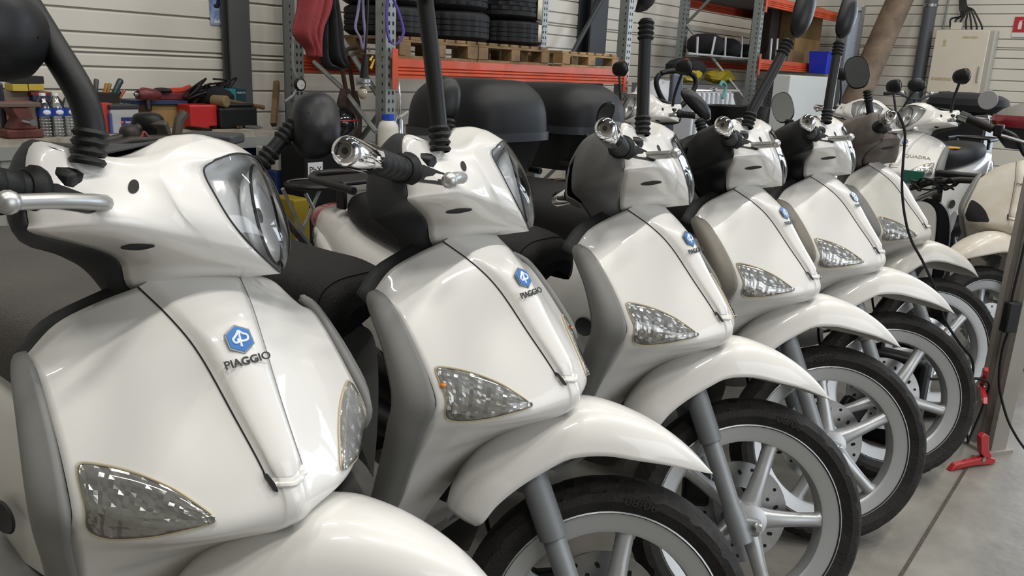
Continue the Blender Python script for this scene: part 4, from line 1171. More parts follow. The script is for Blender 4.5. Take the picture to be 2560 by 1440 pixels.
# red machine, trays, case, cables
rm_ = thing('air_wrench', 'red air wrench with grey nose lying on the blue tray', 'tool', Matrix.Translation(pxr((350, 258), d=.92)))
def rel(o, px, d): return pxr(px, d=d) - o.location
RM = M('machine_red', '#6b2429', .5, coat=.2, var=(10, .2))
G().tube([rel(rm_, (336, 236), .92), rel(rm_, (348, 236), .92)], .010, 10).build('nose', STEEL, rm_)
G().tube([rel(rm_, (346, 236), .92), rel(rm_, (356, 235), .92), rel(rm_, (385, 238), .92), rel(rm_, (400, 238), .92)], [.024, .036, .034, .02], 14).build('body', RM, rm_)
G().tube([rel(rm_, (368, 245), .92), rel(rm_, (372, 275), .90)], [.020, .018], 10).build('handle', BLACKP, rm_)
pxbox('tool_case', 'long dark red tool box on the bench behind the air wrench', 'box', 372, 232, 474, 250, .98, .16, RM)
pxbox('tray', 'blue metal tray under the red tool box', 'tray', 336, 251, 470, 262, .96, .20, M('tray_blue', '#22365c', .5))
pxbox('carton', 'brown cardboard carton under the blue tray', 'box', 378, 263, 475, 312, .98, .20, M('cardboard', '#9a7d4f', .8, var=(5, .15)), base=BZ)
gl_ = thing('work_gloves', 'pair of black and red work gloves on the red tool box', 'gloves', Matrix.Translation(pxr((430, 230), d=1.0)))
G().ball(rel(gl_, (405, 226), 1.0), (.055, .05, .016), 12).build('glove', M('glove_dark', '#241d1b', .85), gl_)
G().tube([rel(gl_, (425, 229), 1.0), rel(gl_, (455, 226), 1.0), rel(gl_, (476, 217), 1.0)], [.02, .017, .014], 8).build('cuff', M('glove_red', '#a8321f', .8), gl_)
rc_ = pxbox('tool_case', 'bright red plastic tool case under the cable heap', 'box', 475, 262, 545, 308, .83, .14, M('case_red', '#b01f1f', .4, coat=.4), base=BZ, bev=.01)
pxbox('tool_case', 'black moulded tool case lying behind the pliers', 'box', 549, 268, 645, 310, .80, .20, BLACKP, base=BZ, bev=.015)
pxbox('tool_case', 'slim black case stacked on the moulded case', 'box', 552, 258, 636, 267, .82, .16, M('case_black2', '#1c1c1f', .5), bev=.008)
pxbox('power_tool_box', 'teal power tool carton behind the mallet', 'box', 558, 222, 590, 262, .92, .12, M('teal_box', '#2a7f86', .5), bev=.002)
tealb = pxbox('power_tool_box', 'dark teal carton with white print, rightmost on the bench', 'box', 590, 222, 616, 264, .92, .12, M('dark_teal_box', '#12343c', .5), bev=.002)
vs, fs = textmesh('MAKITA', .016, .0003)
G().add([V((v.x, -.0615, v.y + .075)) for v in vs], fs).build('box_lettering', M('label_white'), tealb, smooth=False)
rr = random.Random(12)
for k in range(7):
    x0, y0 = 486 + k * 13, 255 - rr.random() * 12
    pts = [pxr((x0 + rr.uniform(-14, 14) + 26 * math.cos(a * 1.7 + k), y0 - 22 + rr.uniform(-10, 10) + 22 * math.sin(a * 1.3 + k)), d=.93 + rr.random() * .08) for a in range(7)]
    rtube('power_cable', 'tangled black power cable heaped on the bench cases', 'cable', pts, .006, BLACKP, n=7, group='tangled cables on the bench', smoothpath=6)
o = G().ball((0, 0, 0), (.16, .07, .065), 14, pw=.9).build('tool_bag', M('black_cloth'), None); o.location = pxr((520, 242), d=1.0); tag(o, 'black cloth tool bag under the tangled cables', 'bag')
ml = thing('mallet', 'wooden mallet with round pale head lying across the cases', 'mallet', Matrix.Translation(pxr((550, 253), d=.84)))
G().lathe([(.028, -.05), (.034, -.045), (.034, .045), (.028, .05)], (0, 0, 0), UU * .35 - NN, 18).build('head', M('mallet_head', '#7d6d4e', .8, var=(9, .25)), ml)
G().tube([rel(ml, (560, 250), .84), rel(ml, (612, 260), .84), rel(ml, (660, 269), .84)], [.011, .011, .013], 8).build('handle', M('mallet_handle', '#6d4d2a', .7, var=(12, .2)), ml)
for k, (x0, y0, x1, y1, m_, lab) in enumerate(((512, 312, 560, 305, STEEL, 'steel pliers lying on the bench edge'), (530, 318, 585, 312, BLACKP, 'black handled pliers in front of the moulded case'), (560, 306, 600, 318, M('plier_brown', '#5f4630', .7), 'brown wooden scraper on the bench'), (602, 315, 655, 318, STEEL, 'thin steel rod at the right bench end'), (470, 318, 525, 325, BLACKP, 'black spanner near the white plug'))):
    p0, p1 = pxr((x0, y0), z=BZ + .012), pxr((x1, y1), z=BZ + .012)
    o = thing('hand_tool', lab, 'tool', Matrix.Translation(p0))
    q = p1 - p0; a = V((-q.y, q.x, 0)).normalized() * .010
    G().tube([a, q * .5, q + a], [.007, .010, .006], 8).build('arm', m_, o); G().tube([-a, q * .5, q - a], [.007, .010, .006], 8).build('arm', m_, o)

# stripped engine parts between the bench and the first scooter
PARTS = M('grimy_black_metal', '#1e1d1c', .5, .3, var=(20, .4), col2='#3a3630')
pf = thing('stripped_chassis', 'stripped black scooter chassis with hanging wires behind the first headset', 'chassis', Matrix.Translation(RP(-1.15, -.55, 0)))
def fr(px, d): return pxr(px, d=d) - pf.location
G().tube([fr((180, 372), -.5), fr((300, 345), -.5), (fr((350, 318), -.5))], .016, 10).build('frame_tube', PARTS, pf)
G().tube([fr((230, 378), -.55), fr((330, 352), -.55), fr((470, 345), -.55), fr((560, 360), -.55)], .018, 10).build('frame_tube', PARTS, pf)
G().tube([fr((440, 350), -.5), fr((448, 300), -.5), fr((462, 282), -.5)], .02, 8).build('bracket', M('bare_bracket', '#4b473f', .6, .3), pf)
G().ball(fr((325, 335), -.5), (.036, .036, .036), 14, pw=.8).build('solenoid', PARTS, pf)
G().ball(fr((370, 310), -.45), (.058, .045, .045), 16, pw=.7).build('air_box', BLACKP, pf)
G().box(fr((405, 330), -.5), (.06, .03, .09), Matrix.Rotation(.5, 3, 'X')).build('bracket_plate', M('bare_bracket'), pf, bev=.006)
G().tube(curve([fr(q, -.56) for q in ((330, 370), (352, 345), (360, 330), (372, 348), (368, 366))], 5), .005, 7).build('wire', M('wire_red', '#7d3a34', .6), pf)
G().box(fr((530, 345), -.45), (.22, .16, .04)).build('battery_tray', M('tray_grey', '#3c3e40', .6), pf, bev=.01)
G().tube([V((0, 0, 0)), fr((250, 378), -.55) * .5, fr((300, 372), -.55)], .02, 8).build('stand_tube', PARTS, pf)
G().tube([fr((560, 360), -.55), V((.35, .25, 0))], .018, 8).build('stand_tube', PARTS, pf)

# things under and beside the bench
pxbox('crate', 'dark blue plastic crate under the bench', 'crate', 592, 352, 655, 420, .70, .30, M('crate_blue', '#1c2f5c', .5), base=0, bev=.006)
pxbox('carton', 'white polystyrene box on the crates right of the bench', 'box', 692, 372, 752, 425, .40, .20, M('polystyrene', '#b9b6ae', .7, var=(20, .2)), bev=.004)
pxbox('crate', 'blue crate below the white polystyrene box', 'crate', 690, 426, 752, 500, .40, .22, M('crate_blue'), base=0, bev=.006)
pb = pxbox('battery', 'black battery with white warning sticker behind the first mirror', 'battery', 762, 360, 868, 455, .15, .22, BLACKP, base=.0, bev=.006)
vs, fs = textmesh('PbX', .05, .0004)
pbt = on((788, 425), d=.15)
o = G().box((0, 0, 0), (.10, .002, .085)).build('warning_sticker', M('label_white'), pb, smooth=False); o.matrix_world = RMAT(pbt[0], .148, pbt[2])
o2 = G().add([V((v.x, -.0015, v.y)) for v in vs], fs).build('sticker_lettering', INK, o, smooth=False)
pxbox('toolbox', 'yellow and black toolbox standing under the stool', 'toolbox', 735, 498, 775, 570, .05, .2, M('toolbox_yellow', '#8a7614', .5), base=0, bev=.01)
st_ = thing('folding_stool', 'black round folding stool with crossed grey legs', 'stool', Matrix.Translation(pxr((785, 465), d=-.25)))
st_.location.z = 0
sz = pxr((785, 462), d=-.25).z
G().lathe([(.125, 0), (.14, .006), (.145, .016), (.138, .026), (.125, .020), (0, .018)], (0, 0, sz - .012), (0, 0, 1), 32).build('seat', BLACKP, st_)
G().lathe([(.120, .022), (.131, .024), (.131, .028), (.120, .024)], (0, 0, sz - .012), (0, 0, 1), 32, cap=False).build('seat_rim', STEEL, st_)
for sg in (-1, 1):
    G().tube([UU * .12 * sg - NN * .09 + V((0, 0, sz - .02)), -UU * .17 * sg - NN * .12 + V((0, 0, .01))], .010, 8).build('leg', STEEL, st_)
    G().tube([UU * .12 * sg + NN * .09 + V((0, 0, sz - .02)), -UU * .17 * sg + NN * .12 + V((0, 0, .01))], .010, 8).build('leg', STEEL, st_)
# jug, grease gun
jg = thing('jug', 'white plastic jug with blue cap beside the rack post', 'jug', Matrix.Translation(pxr((970, 372), d=-.30)))
jz = pxr((972, 300), d=-.30).z - jg.location.z; jb = jg.location.z; jg.location.z = 0
G().lathe([(.05, .0), (.055, .01), (.055, jb + jz * .7), (.045, jb + jz * .9), (.028, jb + jz)], (0, 0, 0), (0, 0, 1), 16).build('body', M('jug_white', '#c9c6bc', .5), jg)
G().lathe([(.032, jb + jz), (.032, jb + jz + .03), (0, jb + jz + .03)], (0, 0, 0), (0, 0, 1), 14).build('cap', M('cap_blue', '#1f48b5', .4), jg)
gg = thing('grease_gun', 'chrome grease gun standing upright right of the white jug', 'grease gun', Matrix.Translation(V((*pxr((997, 330), d=-.28).to_2d(), 0))))
z0 = pxr((997, 375), d=-.28).z; z1 = pxr((997, 302), d=-.28).z; z2 = pxr((997, 205), d=-.28).z
G().lathe([(.020, 0), (.024, .01), (.024, z1), (.012, z1 + .02), (.010, z1 + .03)], (0, 0, 0), (0, 0, 1), 18).build('barrel', CHROME, gg)
G().tube([(0, 0, z1 + .02), (.004, 0, z1 + .10), (-.002, 0, z2 - .03), (0, 0, z2)], [.008, .010, .006, .005], 10).build('spout', CHROME, gg)
G().tube([(.0, 0, z1 + .012), (.05, .01, z1 + .05)], .008, 8).build('handle', M('handle_white', '#b9b8b2', .5), gg)
hm = thing('helmet', 'glossy black helmet with red line behind the rack post', 'helmet', RMAT(on((846, 340), d=.28)[0], .28, on((803, 360), d=.15)[2] + .100))
G().ball((0, 0, 0), (.11, .12, .10), 20).build('shell', M('helmet_black', '#0d0f12', .15, coat=1.0), hm)
G().tube([V((.112 * math.cos(a), .122 * math.sin(a), .02)) for a in [k * math.pi / 12 for k in range(25)]], .004, 6).build('stripe', M('stripe_red', '#a11e1e', .4), hm)
hm.location.z += 0

# poster on the wall left of the column
po = pxbox('poster', 'small blue poster of a rider on the wall left of the column', 'poster', 525, -14, 571, 63, 1.235, .002, M('poster_blue', '#2e4c99', .6, var=(14, .5), col2='#a9bcd8'), bev=0)
pt_ = on((548, 24), d=1.234)
g = G(); rr = random.Random(2)
for k in range(9):
    g.ball((rr.uniform(-.025, .025), -.003, rr.uniform(-.02, .03)), (.012 + rr.random() * .008, .001, .010 + rr.random() * .008), 8)
g.build('poster_figure', M('poster_dark', '#1a1d2b', .7), po).location = (0, 0, .13)
G().prism([(-.04, -.012), (-.03, .012), (-.018, -.004), (-.008, .016), (.004, -.006), (.014, .013), (.024, -.004), (.04, .014), (.036, -.012)], .0006, frame((0, -.0022, .024), (1, 0, 0), (0, 0, 1))).build('poster_scrawl', M('label_white'), po, smooth=False)

# ------------------------------------------------------------------ far rack goods and the middle ground
pxbox('cardboard_box', 'tall brown cardboard box on the far rack', 'box', 1992, 12, 2055, 125, .25, .4, M('cardboard'), base=1.372, bev=.003)
pxbox('cardboard_box', 'flat cardboard box lower on the far rack beside the blue bin', 'box', 1970, 126, 2022, 156, .10, .12, M('cardboard_dark', '#6d563a', .8), base=1.372, bev=.003)
pxbox('stacked_goods', 'dark brown wrapped goods behind the far rack post', 'goods', 1925, 20, 1962, 150, .45, .25, M('wrapped_brown', '#3a2c24', .7, var=(6, .3)), base=1.372, bev=.02)
bb = thing('blue_bin', 'bright blue plastic bin hanging on the far rack beam', 'bin', RMAT(on((2052, 185), d=-.16)[0], -.16, on((2052, 184), d=-.16)[2]))
G().grid([[V((x * k, y * k, z)) for x, y in ((-.16, -.11), (.16, -.11), (.16, .11), (-.16, .11))] for k, z in ((.02, .0), (.84, .0), (1.0, .24), (.95, .24), (.80, .02), (.02, .02))], wrapv=True).build('body', M('bin_blue', '#1230b8', .4, coat=.3), bb, bev=.004)
G().box((0, -.112, .235), (.34, .012, .02)).build('lip', M('bin_blue'), bb, bev=.003)
lr = thing('roof_rack', 'white metal stake rack lying on the far shelf with black hoses', 'rack', RMAT(0, 0, 0))
WHM = M('white_metal', '#b9bcbc', .45, .2)
for k, x in enumerate((1742, 1778, 1812, 1853, 1882)):
    a = on((x, 142), d=.42); b = on((x + (14 if k != 1 else 22) - 12, 92), d=.42)
    G().tube([(a[0], .42, 1.375), (b[0], .42, b[2])], .012, 8).build('stake', WHM, lr)
a = on((1720, 143), d=.42); b = on((1900, 146), d=.42)
G().tube([(a[0], .42, 1.386), (b[0], .42, 1.386)], .012, 8).build('rail', WHM, lr)
for k, x in enumerate((1925, 1940)):
    a = on((x, 148), d=.12); b = on((x + 4, 96), d=.12)
    G().tube([(a[0], .12, 1.375), (b[0], .12, b[2])], .012, 8).build('stake', WHM, lr)
BLK = M('black_cloth')
for (x, y, w, h, lab) in ((1762, 122, .16, .12, 'left heap of black hoses on the far shelf'), (1808, 124, .15, .11, 'middle heap of black hoses on the far shelf'), (1860, 130, .18, .09, 'right heap of black hoses on the far shelf')):
    p = on((x, y), d=.60)
    o = G().ball((0, 0, 0), (w, .20, h), 14, pw=.8).build('hose_heap', BLK, None); o.matrix_world = RMAT(p[0], .60, 1.376 + h); tag(o, lab, 'hoses')
o = G().ball((0, 0, 0), (.32, .16, .10), 14, pw=.9).build('black_sheet', BLK, None); o.matrix_world = RMAT(on((1795, 165), d=.2)[0], .55, 1.250); tag(o, 'black sheet sagging below the far shelf', 'sheet')
for (x, y, lab) in ((1735, 192, 'crumpled yellow bag left under the far rack'), (1822, 200, 'crumpled yellow bag right under the far rack')):
    p = on((x, y), d=.3)
    G_ = G().ball((0, 0, 0), (.19, .13, .06), 14, pw=.75); rr = random.Random(x)
    G_.v = [v + V((rr.uniform(-.02, .02), rr.uniform(-.02, .02), rr.uniform(-.015, .015))) for v in G_.v]
    o = G_.build('yellow_bag', M('yellow_plastic', '#a89414', .5, var=(8, .25)), None, smooth=False); o.matrix_world = RMAT(p[0], .4, on((1790, 214), d=.2)[2] + .085); tag(o, lab, 'bag')
pxbox('shelf_unit', 'low grey shelf carrying the yellow bags under the far rack', 'shelf', 1690, 214, 1868, 330, .2, .5, M('shelf_grey2', '#6b6c6c', .6), base=0, bev=.004)
pxbox('freezer', 'white chest appliance with recessed handle below the blue bin', 'appliance', 1968, 190, 2085, 330, -.6, .16, M('appliance_white', '#b9bbb9', .4, coat=.3), base=0, bev=.01)
# oil radiator
rd = thing('oil_radiator', 'white finned oil radiator behind the fourth scooter', 'radiator', RMAT(on((1740, 280), d=-.5)[0], -.5, 0))
rz = on((1740, 228), d=-.5)[2]
for k in range(9):
    G().box((-.20 + k * .085, 0, rz / 2 + .04), (.028, .16, rz - .10)).build('fin', M('radiator_white', '#c3c7cc', .4, coat=.4), rd, bev=.010)
G().tube([(-.30, -.06, rz + .01), (.62, -.06, rz + .01)], .014, 10).build('rail', CHROME, rd)
G().tube([(-.2, 0, .06), (.52, 0, .06)], .03, 10).build('foot_bar', WHM, rd)
rtube('sling_rope', 'turquoise rope looped over the radiator rail', 'rope', [pxr((1806, 246), d=-.62), pxr((1812, 228), d=-.62), pxr((1814, 212), d=-.62), pxr((1805, 205), d=-.62), pxr((1800, 215), d=-.62)], .012, M('turquoise_rope', '#4f8f8f', .8), smoothpath=5)
o = G().box((0, 0, 0), (.5, .3, .02)).build('paper_sheets', M('paper_white', '#c9cad0', .7), None, bev=.004)
# bags of white sheeting
for x, y, lab in ((1720, 245, 'white plastic sheeting behind the radiator, left heap'), (1850, 262, 'white plastic sheeting behind the radiator, right heap')):
    p = on((x, y), d=-.45)
    G_ = G().ball((0, 0, 0), (.32, .18, .22), 16, pw=.8); rr = random.Random(x)
    G_.v = [v + V((rr.uniform(-.02, .02), rr.uniform(-.02, .02), rr.uniform(-.02, .02))) for v in G_.v]
    ob = G_.build('plastic_sheeting', M('sheeting_white', '#b9bcc2', .5, var=(6, .2)), None); ob.matrix_world = RMAT(p[0], -.2, p[2] - .1); tag(ob, lab, 'sheeting')
bpy.data.objects.remove(o)
# pump truck handle (grey loop handle)
pt = thing('pallet_truck', 'pallet truck handle with black loop grip behind the third mirror', 'pallet truck', Matrix.Translation(RP(on((1690, 215), d=-.9)[0], -.9, 0)))
hz = on((1690, 212), d=-.9)[2]
loop = [(-.13, 0, hz + .06), (-.15, 0, hz), (-.09, 0, hz - .10), (.0, 0, hz - .16), (.09, 0, hz - .10), (.15, 0, hz), (.13, 0, hz + .06), (.05, 0, hz + .085), (-.05, 0, hz + .085)]
lm_ = Matrix.Rotation(TH - .5, 4, 'Z')
G().tube([lm_ @ p for p in curve(loop, 5, closed=True)], .017, 10).build('grip_loop', BLACKP, pt)
G().box(lm_ @ V((0, 0, hz - .03)), (.08, .05, .20), lm_.to_3x3()).build('control_head', M('truck_grey', '#596070', .5), pt, bev=.012)
G().tube([lm_ @ V((0, 0, hz - .15)), lm_ @ V((0, .25, .15))], .022, 10).build('draw_bar', M('truck_grey'), pt)
G().box(lm_ @ V((0, .35, .08)), (.45, .5, .10), lm_.to_3x3()).build('fork_base', M('truck_grey'), pt, bev=.02)

# ------------------------------------------------------------------ right wall
# aluminium tread plate panel
ap = thing('tread_plate_panel', 'upright aluminium tread plate panel leaning beside the far rack', 'panel', RMAT(0, 0, 0))
pa, pb_ = on((2127, 30), t=7.2), on((2158, 30), t=7.2)
ALP = M('tread_plate', '#bccadb', .35, .15, bump=(55, .6))
G().box((7.2, (pa[1] + pb_[1]) / 2, 1.0), (.03, abs(pa[1] - pb_[1]), 2.06)).build('plate', ALP, ap, bev=.004)
G().box((7.17, pa[1] + .02, 1.0), (.05, .06, 2.08)).build('edge_strip', RACKG, ap, smooth=False)
G().box((7.17, pb_[1] - .01, 1.0), (.05, .03, 2.08)).build('edge_strip', RACKG, ap, smooth=False)
G().box((7.18, (pa[1] + pb_[1]) / 2, 2.03), (.06, abs(pa[1] - pb_[1]), .06)).build('head_strip', WHM, ap, smooth=False)
# brown cardboard tube leaning
rtube('cardboard_tube', 'long brown cardboard tube leaning against the right wall', 'tube', [pxr((2165, 190), t=7.0) + (pxr((2165, 190), t=7.0) - pxr((2262, -30), t=7.6)) * ((pxr((2165, 190), t=7.0).z - .09) / (pxr((2262, -30), t=7.6).z - pxr((2165, 190), t=7.0).z)), pxr((2262, -30), t=7.6)], .15, M('tube_brown', '#7d6a55', .7, var=(5, .3), col2='#5b4c3e'), n=20)
dp = thing('downpipe', 'dark grey drain pipe with clamp on the right wall', 'pipe', RMAT(7.9, -.88, 0))
G().tube([(0, 0, 0), (0, 0, 4.0)], .075, 20).build('pipe', M('pipe_grey', '#55585c', .4), dp)
G().lathe([(.078, 2.09), (.082, 2.095), (.082, 2.125), (.078, 2.13)], (0, 0, 0), (0, 0, 1), 20, cap=False).build('clamp', STEEL, dp)
# electrical cabinet
ec = thing('electrical_cabinet', 'cream electrical cabinet with peeled tape on the right wall', 'cabinet', RMAT(7.86, -1.34, 0))
CAB = M('cabinet_cream', '#d6cebd', .5, var=(5, .06))
G().box((0, 0, 1.42), (.22, .62, .82)).build('case', M('cabinet_side', '#a9a69c', .5), ec, bev=.012)
G().box((-.118, .03, 1.42), (.02, .56, .80)).build('door', CAB, ec, bev=.006)
TAPE = M('old_tape', '#a8924a', .7, var=(40, .5), col2='#c2b9a6')
for y, z, w, h in ((-.06, 1.745, .16, .022), (.20, 1.68, .03, .07), (.17, 1.27, .22, .03), (-.1, 1.09, .08, .02)):
    G().box((-.130, y, z), (.002, w, h)).build('tape_remnant', TAPE, ec, smooth=False)
G().tube([(-.132, -.21, 1.25), (-.140, -.21, 1.33), (-.132, -.21, 1.42)], .012, 8).build('handle', M('handle_grey', '#9a988f', .5), ec)
G().box((-.05, .12, 1.87), (.09, .11, .08)).build('junction_box', M('box_cream', '#c8c3b4', .5), ec, bev=.004)
rr = random.Random(4)
for k in range(7):
    y1 = .20 - k * .055
    pts = [(-.02 - .01 * (k % 2), .16 - .008 * k, 2.7), (-.03, .14 - .01 * k, 2.15), (-.04, .10 - k * .02, 1.99 + .01 * k), (-.05, y1, 1.95 - .01 * k), (-.05, y1 - .02, 1.83)]
    rtube('mains_cable', 'black cable arching into the top of the electrical cabinet', 'cable', [RMAT(7.88, -1.34, 0) @ p for p in curve(pts, 5)], .010, BLACKP, n=7, group='cables above the cabinet')
rtube('conduit', 'thin grey conduit rising above the electrical cabinet', 'conduit', [RP(7.93, -1.05, 1.84), RP(7.93, -1.10, 3.6)], .012, RACKG, n=8)
# extinguisher sign
sg_ = thing('extinguisher_sign', 'red fire extinguisher sign at the right wall edge', 'sign', RMAT(7.972, -1.86, 0))
G().box((0, 0, 1.90), (.004, .17, .17)).build('panel', M('sign_red', '#b3202c', .45), sg_, smooth=False)
G().box((0, 0, 1.79), (.004, .17, .05)).build('lower_strip', M('sign_white', '#cfd0d0', .5), sg_, smooth=False)
SW = M('sign_white')
G().prism([(-.018, -.05), (.018, -.05), (.018, .02), (.010, .03), (-.010, .03), (-.018, .02)], .001, frame((-.0035, .02, 1.90), (0, -1, 0), (0, 0, 1))).build('extinguisher_symbol', SW, sg_, smooth=False)
G().prism([(-.004, .03), (.004, .03), (.022, .048), (.018, .052), (.0, .040), (-.014, .046), (-.016, .042)], .001, frame((-.0035, .02, 1.90), (0, -1, 0), (0, 0, 1))).build('extinguisher_symbol', SW, sg_, smooth=False)
# bicycles at the wall: handlebars in front of the pipe
def bicycle(label, base_px, t):
    tb_, db_, zb_ = on(base_px, t=t)
    r = thing('bicycle', label, 'bicycle', RMAT(t, db_, 0, math.radians(25)), 'bicycles by the right wall')
    h = zb_
    G().tube(curve([(0, .30, h + .02), (0, .16, h + .01), (0, .05, h - .03), (0, -.05, h - .03), (0, -.16, h + .02), (.0, -.30, h + .05)], 5), .012, 10).build('handlebar', M('bar_dark', '#3a3e45', .4, .5), r)
    for s in (-1, 1):
        G().tube([(0, .22 * s, h + .03 - .01 * s), (-.02, .33 * s, h + .03 - .02 * s)], .018, 10).build('grip', BLACKP, r)
        G().ball((.01, .15 * s, h + .035), .025, 10).build('bell' if s > 0 else 'shifter', CHROME, r)
        G().tube(curve([(0, .14 * s, h + .02), (.09, .10 * s, h + .04), (.14, .03 * s, h - .12)], 5), .004, 6).build('brake_cable', BLACKP, r)
    G().tube([(0, 0, h - .03), (.06, 0, h - .22), (.10, 0, h - .45)], .017, 10).build('stem', M('bar_dark'), r)
    G().tube([(.10, 0, h - .38), (-.50, 0, h - .40)], .017, 8).build('top_tube', M('bike_blue', '#46597a', .4, coat=.5), r)
    G().tube([(.11, 0, h - .45), (-.35, 0, .28)], .018, 8).build('down_tube', M('bike_blue'), r)
    for cx in (.26, -.78):
        G().lathe([(.30, -.02), (.33, 0), (.30, .02), (.28, 0), (.30, -.02)], (cx, 0, .33), (0, 1, 0), 36, cap=False).build('wheel', TYREW, r)
        G().tube([(cx, 0, .33), (.10 if cx > 0 else -.50, 0, h - .42)], .011, 8).build('fork', M('bar_dark'), r)
    G().tube([(cx, 0, .33), (-.35, 0, .28)], .010, 8).build('chain_stay', M('bar_dark'), r)
    return r
bicycle('bicycle handlebars with chrome bell in front of the drain pipe', (2290, 240), 6.6)
# motorcycles at the far right
def seatcover(label, px, d, size, mat, name='seat_cover'):
    o = G().ball((0, 0, 0), size, 16, pw=.7).build(name, mat, None); p = on(px, d=d); o.matrix_world = RMAT(p[0], d, p[2], .6); return tag(o, label, 'seat cover')
mc = thing('maxi_scooter', 'dark maxi scooter with red and grey top case behind the stripped scooter', 'scooter', RMAT(3.05, -2.95, 0))
DK = M('dark_body', '#121317', .4, coat=.2)
def cs_(w, dd, z0, z1, k0, k1, nm, mat, pw=.5, t0=0.0):
    rows = []
    for z, k in ((z0, k0), (z0 + (z1 - z0) * .5, (k0 + k1) / 2 + .05), (z1, k1), (z1 + .004, k1 * .3)):
        rows.append([V((t0 + math.copysign(abs(math.cos(a)) ** pw, math.cos(a)) * w * k, math.copysign(abs(math.sin(a)) ** pw, math.sin(a)) * dd * k, z)) for a in [q * math.pi / 16 for q in range(32)]])
    return G().grid(rows, wrapv=True).build(nm, mat, mc, ang=50)
zz = [on((2520, y), t=2.85)[2] for y in (258, 288, 318, 372)]
cs_(.25, .40, zz[1], zz[0], 1.0, .70, 'top_case_lid', M('case_grey', '#77736c', .5, var=(6, .1)))
cs_(.26, .41, zz[2], zz[1], 1.0, 1.0, 'top_case_band', M('case_maroon', '#6f1422', .35, coat=.5))
cs_(.25, .39, zz[3], zz[2], .80, 1.0, 'top_case_base', M('case_black2'))
G().ball((.45, 0, zz[3] - .20), (.75, .20, .20), 16, pw=.8).build('rear_body', DK, mc)
G().ball((.85, 0, zz[3] - .02), (.42, .15, .07), 16, pw=.8).build('seat', LEATHER, mc)
G().box((-.22, 0, zz[3] - .05), (.06, .22, .06)).build('tail_light', REDL, mc, bev=.015)
for q in (.12, 1.45):
    G().lathe([(.12, -.05), (.20, -.06), (.245, -.035), (.25, 0), (.245, .035), (.20, .06), (.12, .05)], (q, 0, .25), (0, 1, 0), 32, cap=False).build('wheel', TYRE, mc)
G().tube([(1.45, .08, .25), (1.20, .08, .95)], .025, 10).build('fork', SILVER, mc)
G().tube([(1.22, -.35, 1.05), (1.18, 0, 1.0), (1.22, .35, 1.05)], .015, 10).build('handlebar', BLACKP, mc)
lm2 = on((2470, 250), t=2.9)
mm_ = G().lathe([(.0, -.02), (.05, -.015), (.062, 0), (.058, .004), (0, .004)], (-.15, lm2[1] + 2.95, lm2[2]), (-1, .2, 0), 24).build('mirror', M('mirror_back_grey', '#8f9092', .4), mc)
G().tube([(-.14, lm2[1] + 2.95, lm2[2] - .05), (-.05, lm2[1] + 2.95, zz[0] - .02)], .007, 8).build('mirror_stem', BLACKP, mm_)
# bare handlebar of the dusty scooter
_S7I = S7.matrix_world.inverted()
def s7(px, t): return _S7I @ pxr(px, t=t)
hb = G().tube(curve([s7(q, .8) for q in ((2480, 322), (2510, 328), (2540, 345), (2562, 385))] + [V((-.40, -.02, .93)), V((-.33, 0, .86))], 5), .011, 10).build('bare_handlebar', BLACKP, S7)
G().tube([s7((2400, 288), .8), s7((2420, 296), .8)], .020, 18).build('bar_end', CHROME, hb)
G().tube([s7((2420, 296), .8), s7((2482, 323), .8)], .018, 16).build('grip', RUBBER, hb)
G().box(s7((2497, 326), .8), (.035, .035, .05)).build('clamp_block', BLACKP, hb, bev=.006)
G().tube([s7((2503, 338), .78), s7((2562, 356), .78)], .007, 8).build('brake_lever', STEEL, hb)
# torn seat of the lettered scooter
st7 = child(SQ, 'seat')
rr = random.Random(9)
ring = [V((-.76 + .12 * math.cos(a) * rr.uniform(.6, 1.1), .03 + .075 * math.sin(a) * rr.uniform(.6, 1.1), .827)) for a in [k * math.pi / 8 for k in range(16)]]
fan(G(), ring).build('foam_patch', M('foam_yellow', '#c9962f', .9, bump=(80, .4)), st7, sol=.006)
o = G().ball((0, 0, 0), (.30, .30, .10), 16, pw=.75).build('seat_cover', BLK, None); p = on((2420, 262), t=4.4); o.matrix_world = RMAT(4.4, p[1], p[2]); tag(o, 'black cover draped over a stack in front of the electrical cabinet', 'cover')
G().box((0, 0, -p[2] / 2), (.45, .40, p[2])).build('covered_stack', M('dark_body'), o, bev=.02)

# steel post at the right, charger, cables and clamps
sp_ = hcolumn('steel_post', 'grey steel post on the floor at the right edge with cables hanging', -.198, -3.213, .066, .07, M('post_grey', '#8f8a83', .5, var=(6, .15)), rz=-.555)
G().box((0, 0, .006), (.11, .11, .012)).build('foot_plate', M('post_grey'), sp_, smooth=False)
BC = thing('battery_charger', 'black battery charger standing behind the fifth front wheel', 'charger', RMAT(-.395, -2.935, 0, -math.pi / 2))
G().box((0, 0, .16), (.20, .09, .32)).build('case', BLACKP, BC, bev=.02)
G().tube([(-.07, 0, .31), (-.06, 0, .35), (.06, 0, .35), (.07, 0, .31)], .010, 8).build('handle', BLACKP, BC)
lettering('charger_lettering', 'FACOM', .034, frame((-.01, -.0465, .265), (1, 0, 0), (0, 0, 1)), M('label_white'), BC)
adp = thing('power_adapter', 'small black power adapter hanging in front of the steel post', 'adapter', Matrix.Translation(pxr((2526, 792), t=-.29)))
G().box((0, 0, 0), (.046, .030, .100), RROT.to_3x3() @ Matrix.Rotation(-.7, 3, 'Z')).build('body', BLACKP, adp, bev=.006)
def ar(px, t=-.29): return pxr(px, t=t) - adp.location
G().tube(curve([ar(q) for q in ((2564, 600), (2550, 660), (2532, 735), (2528, 762))], 6), .0042, 8).build('cord', BLACKP, adp)
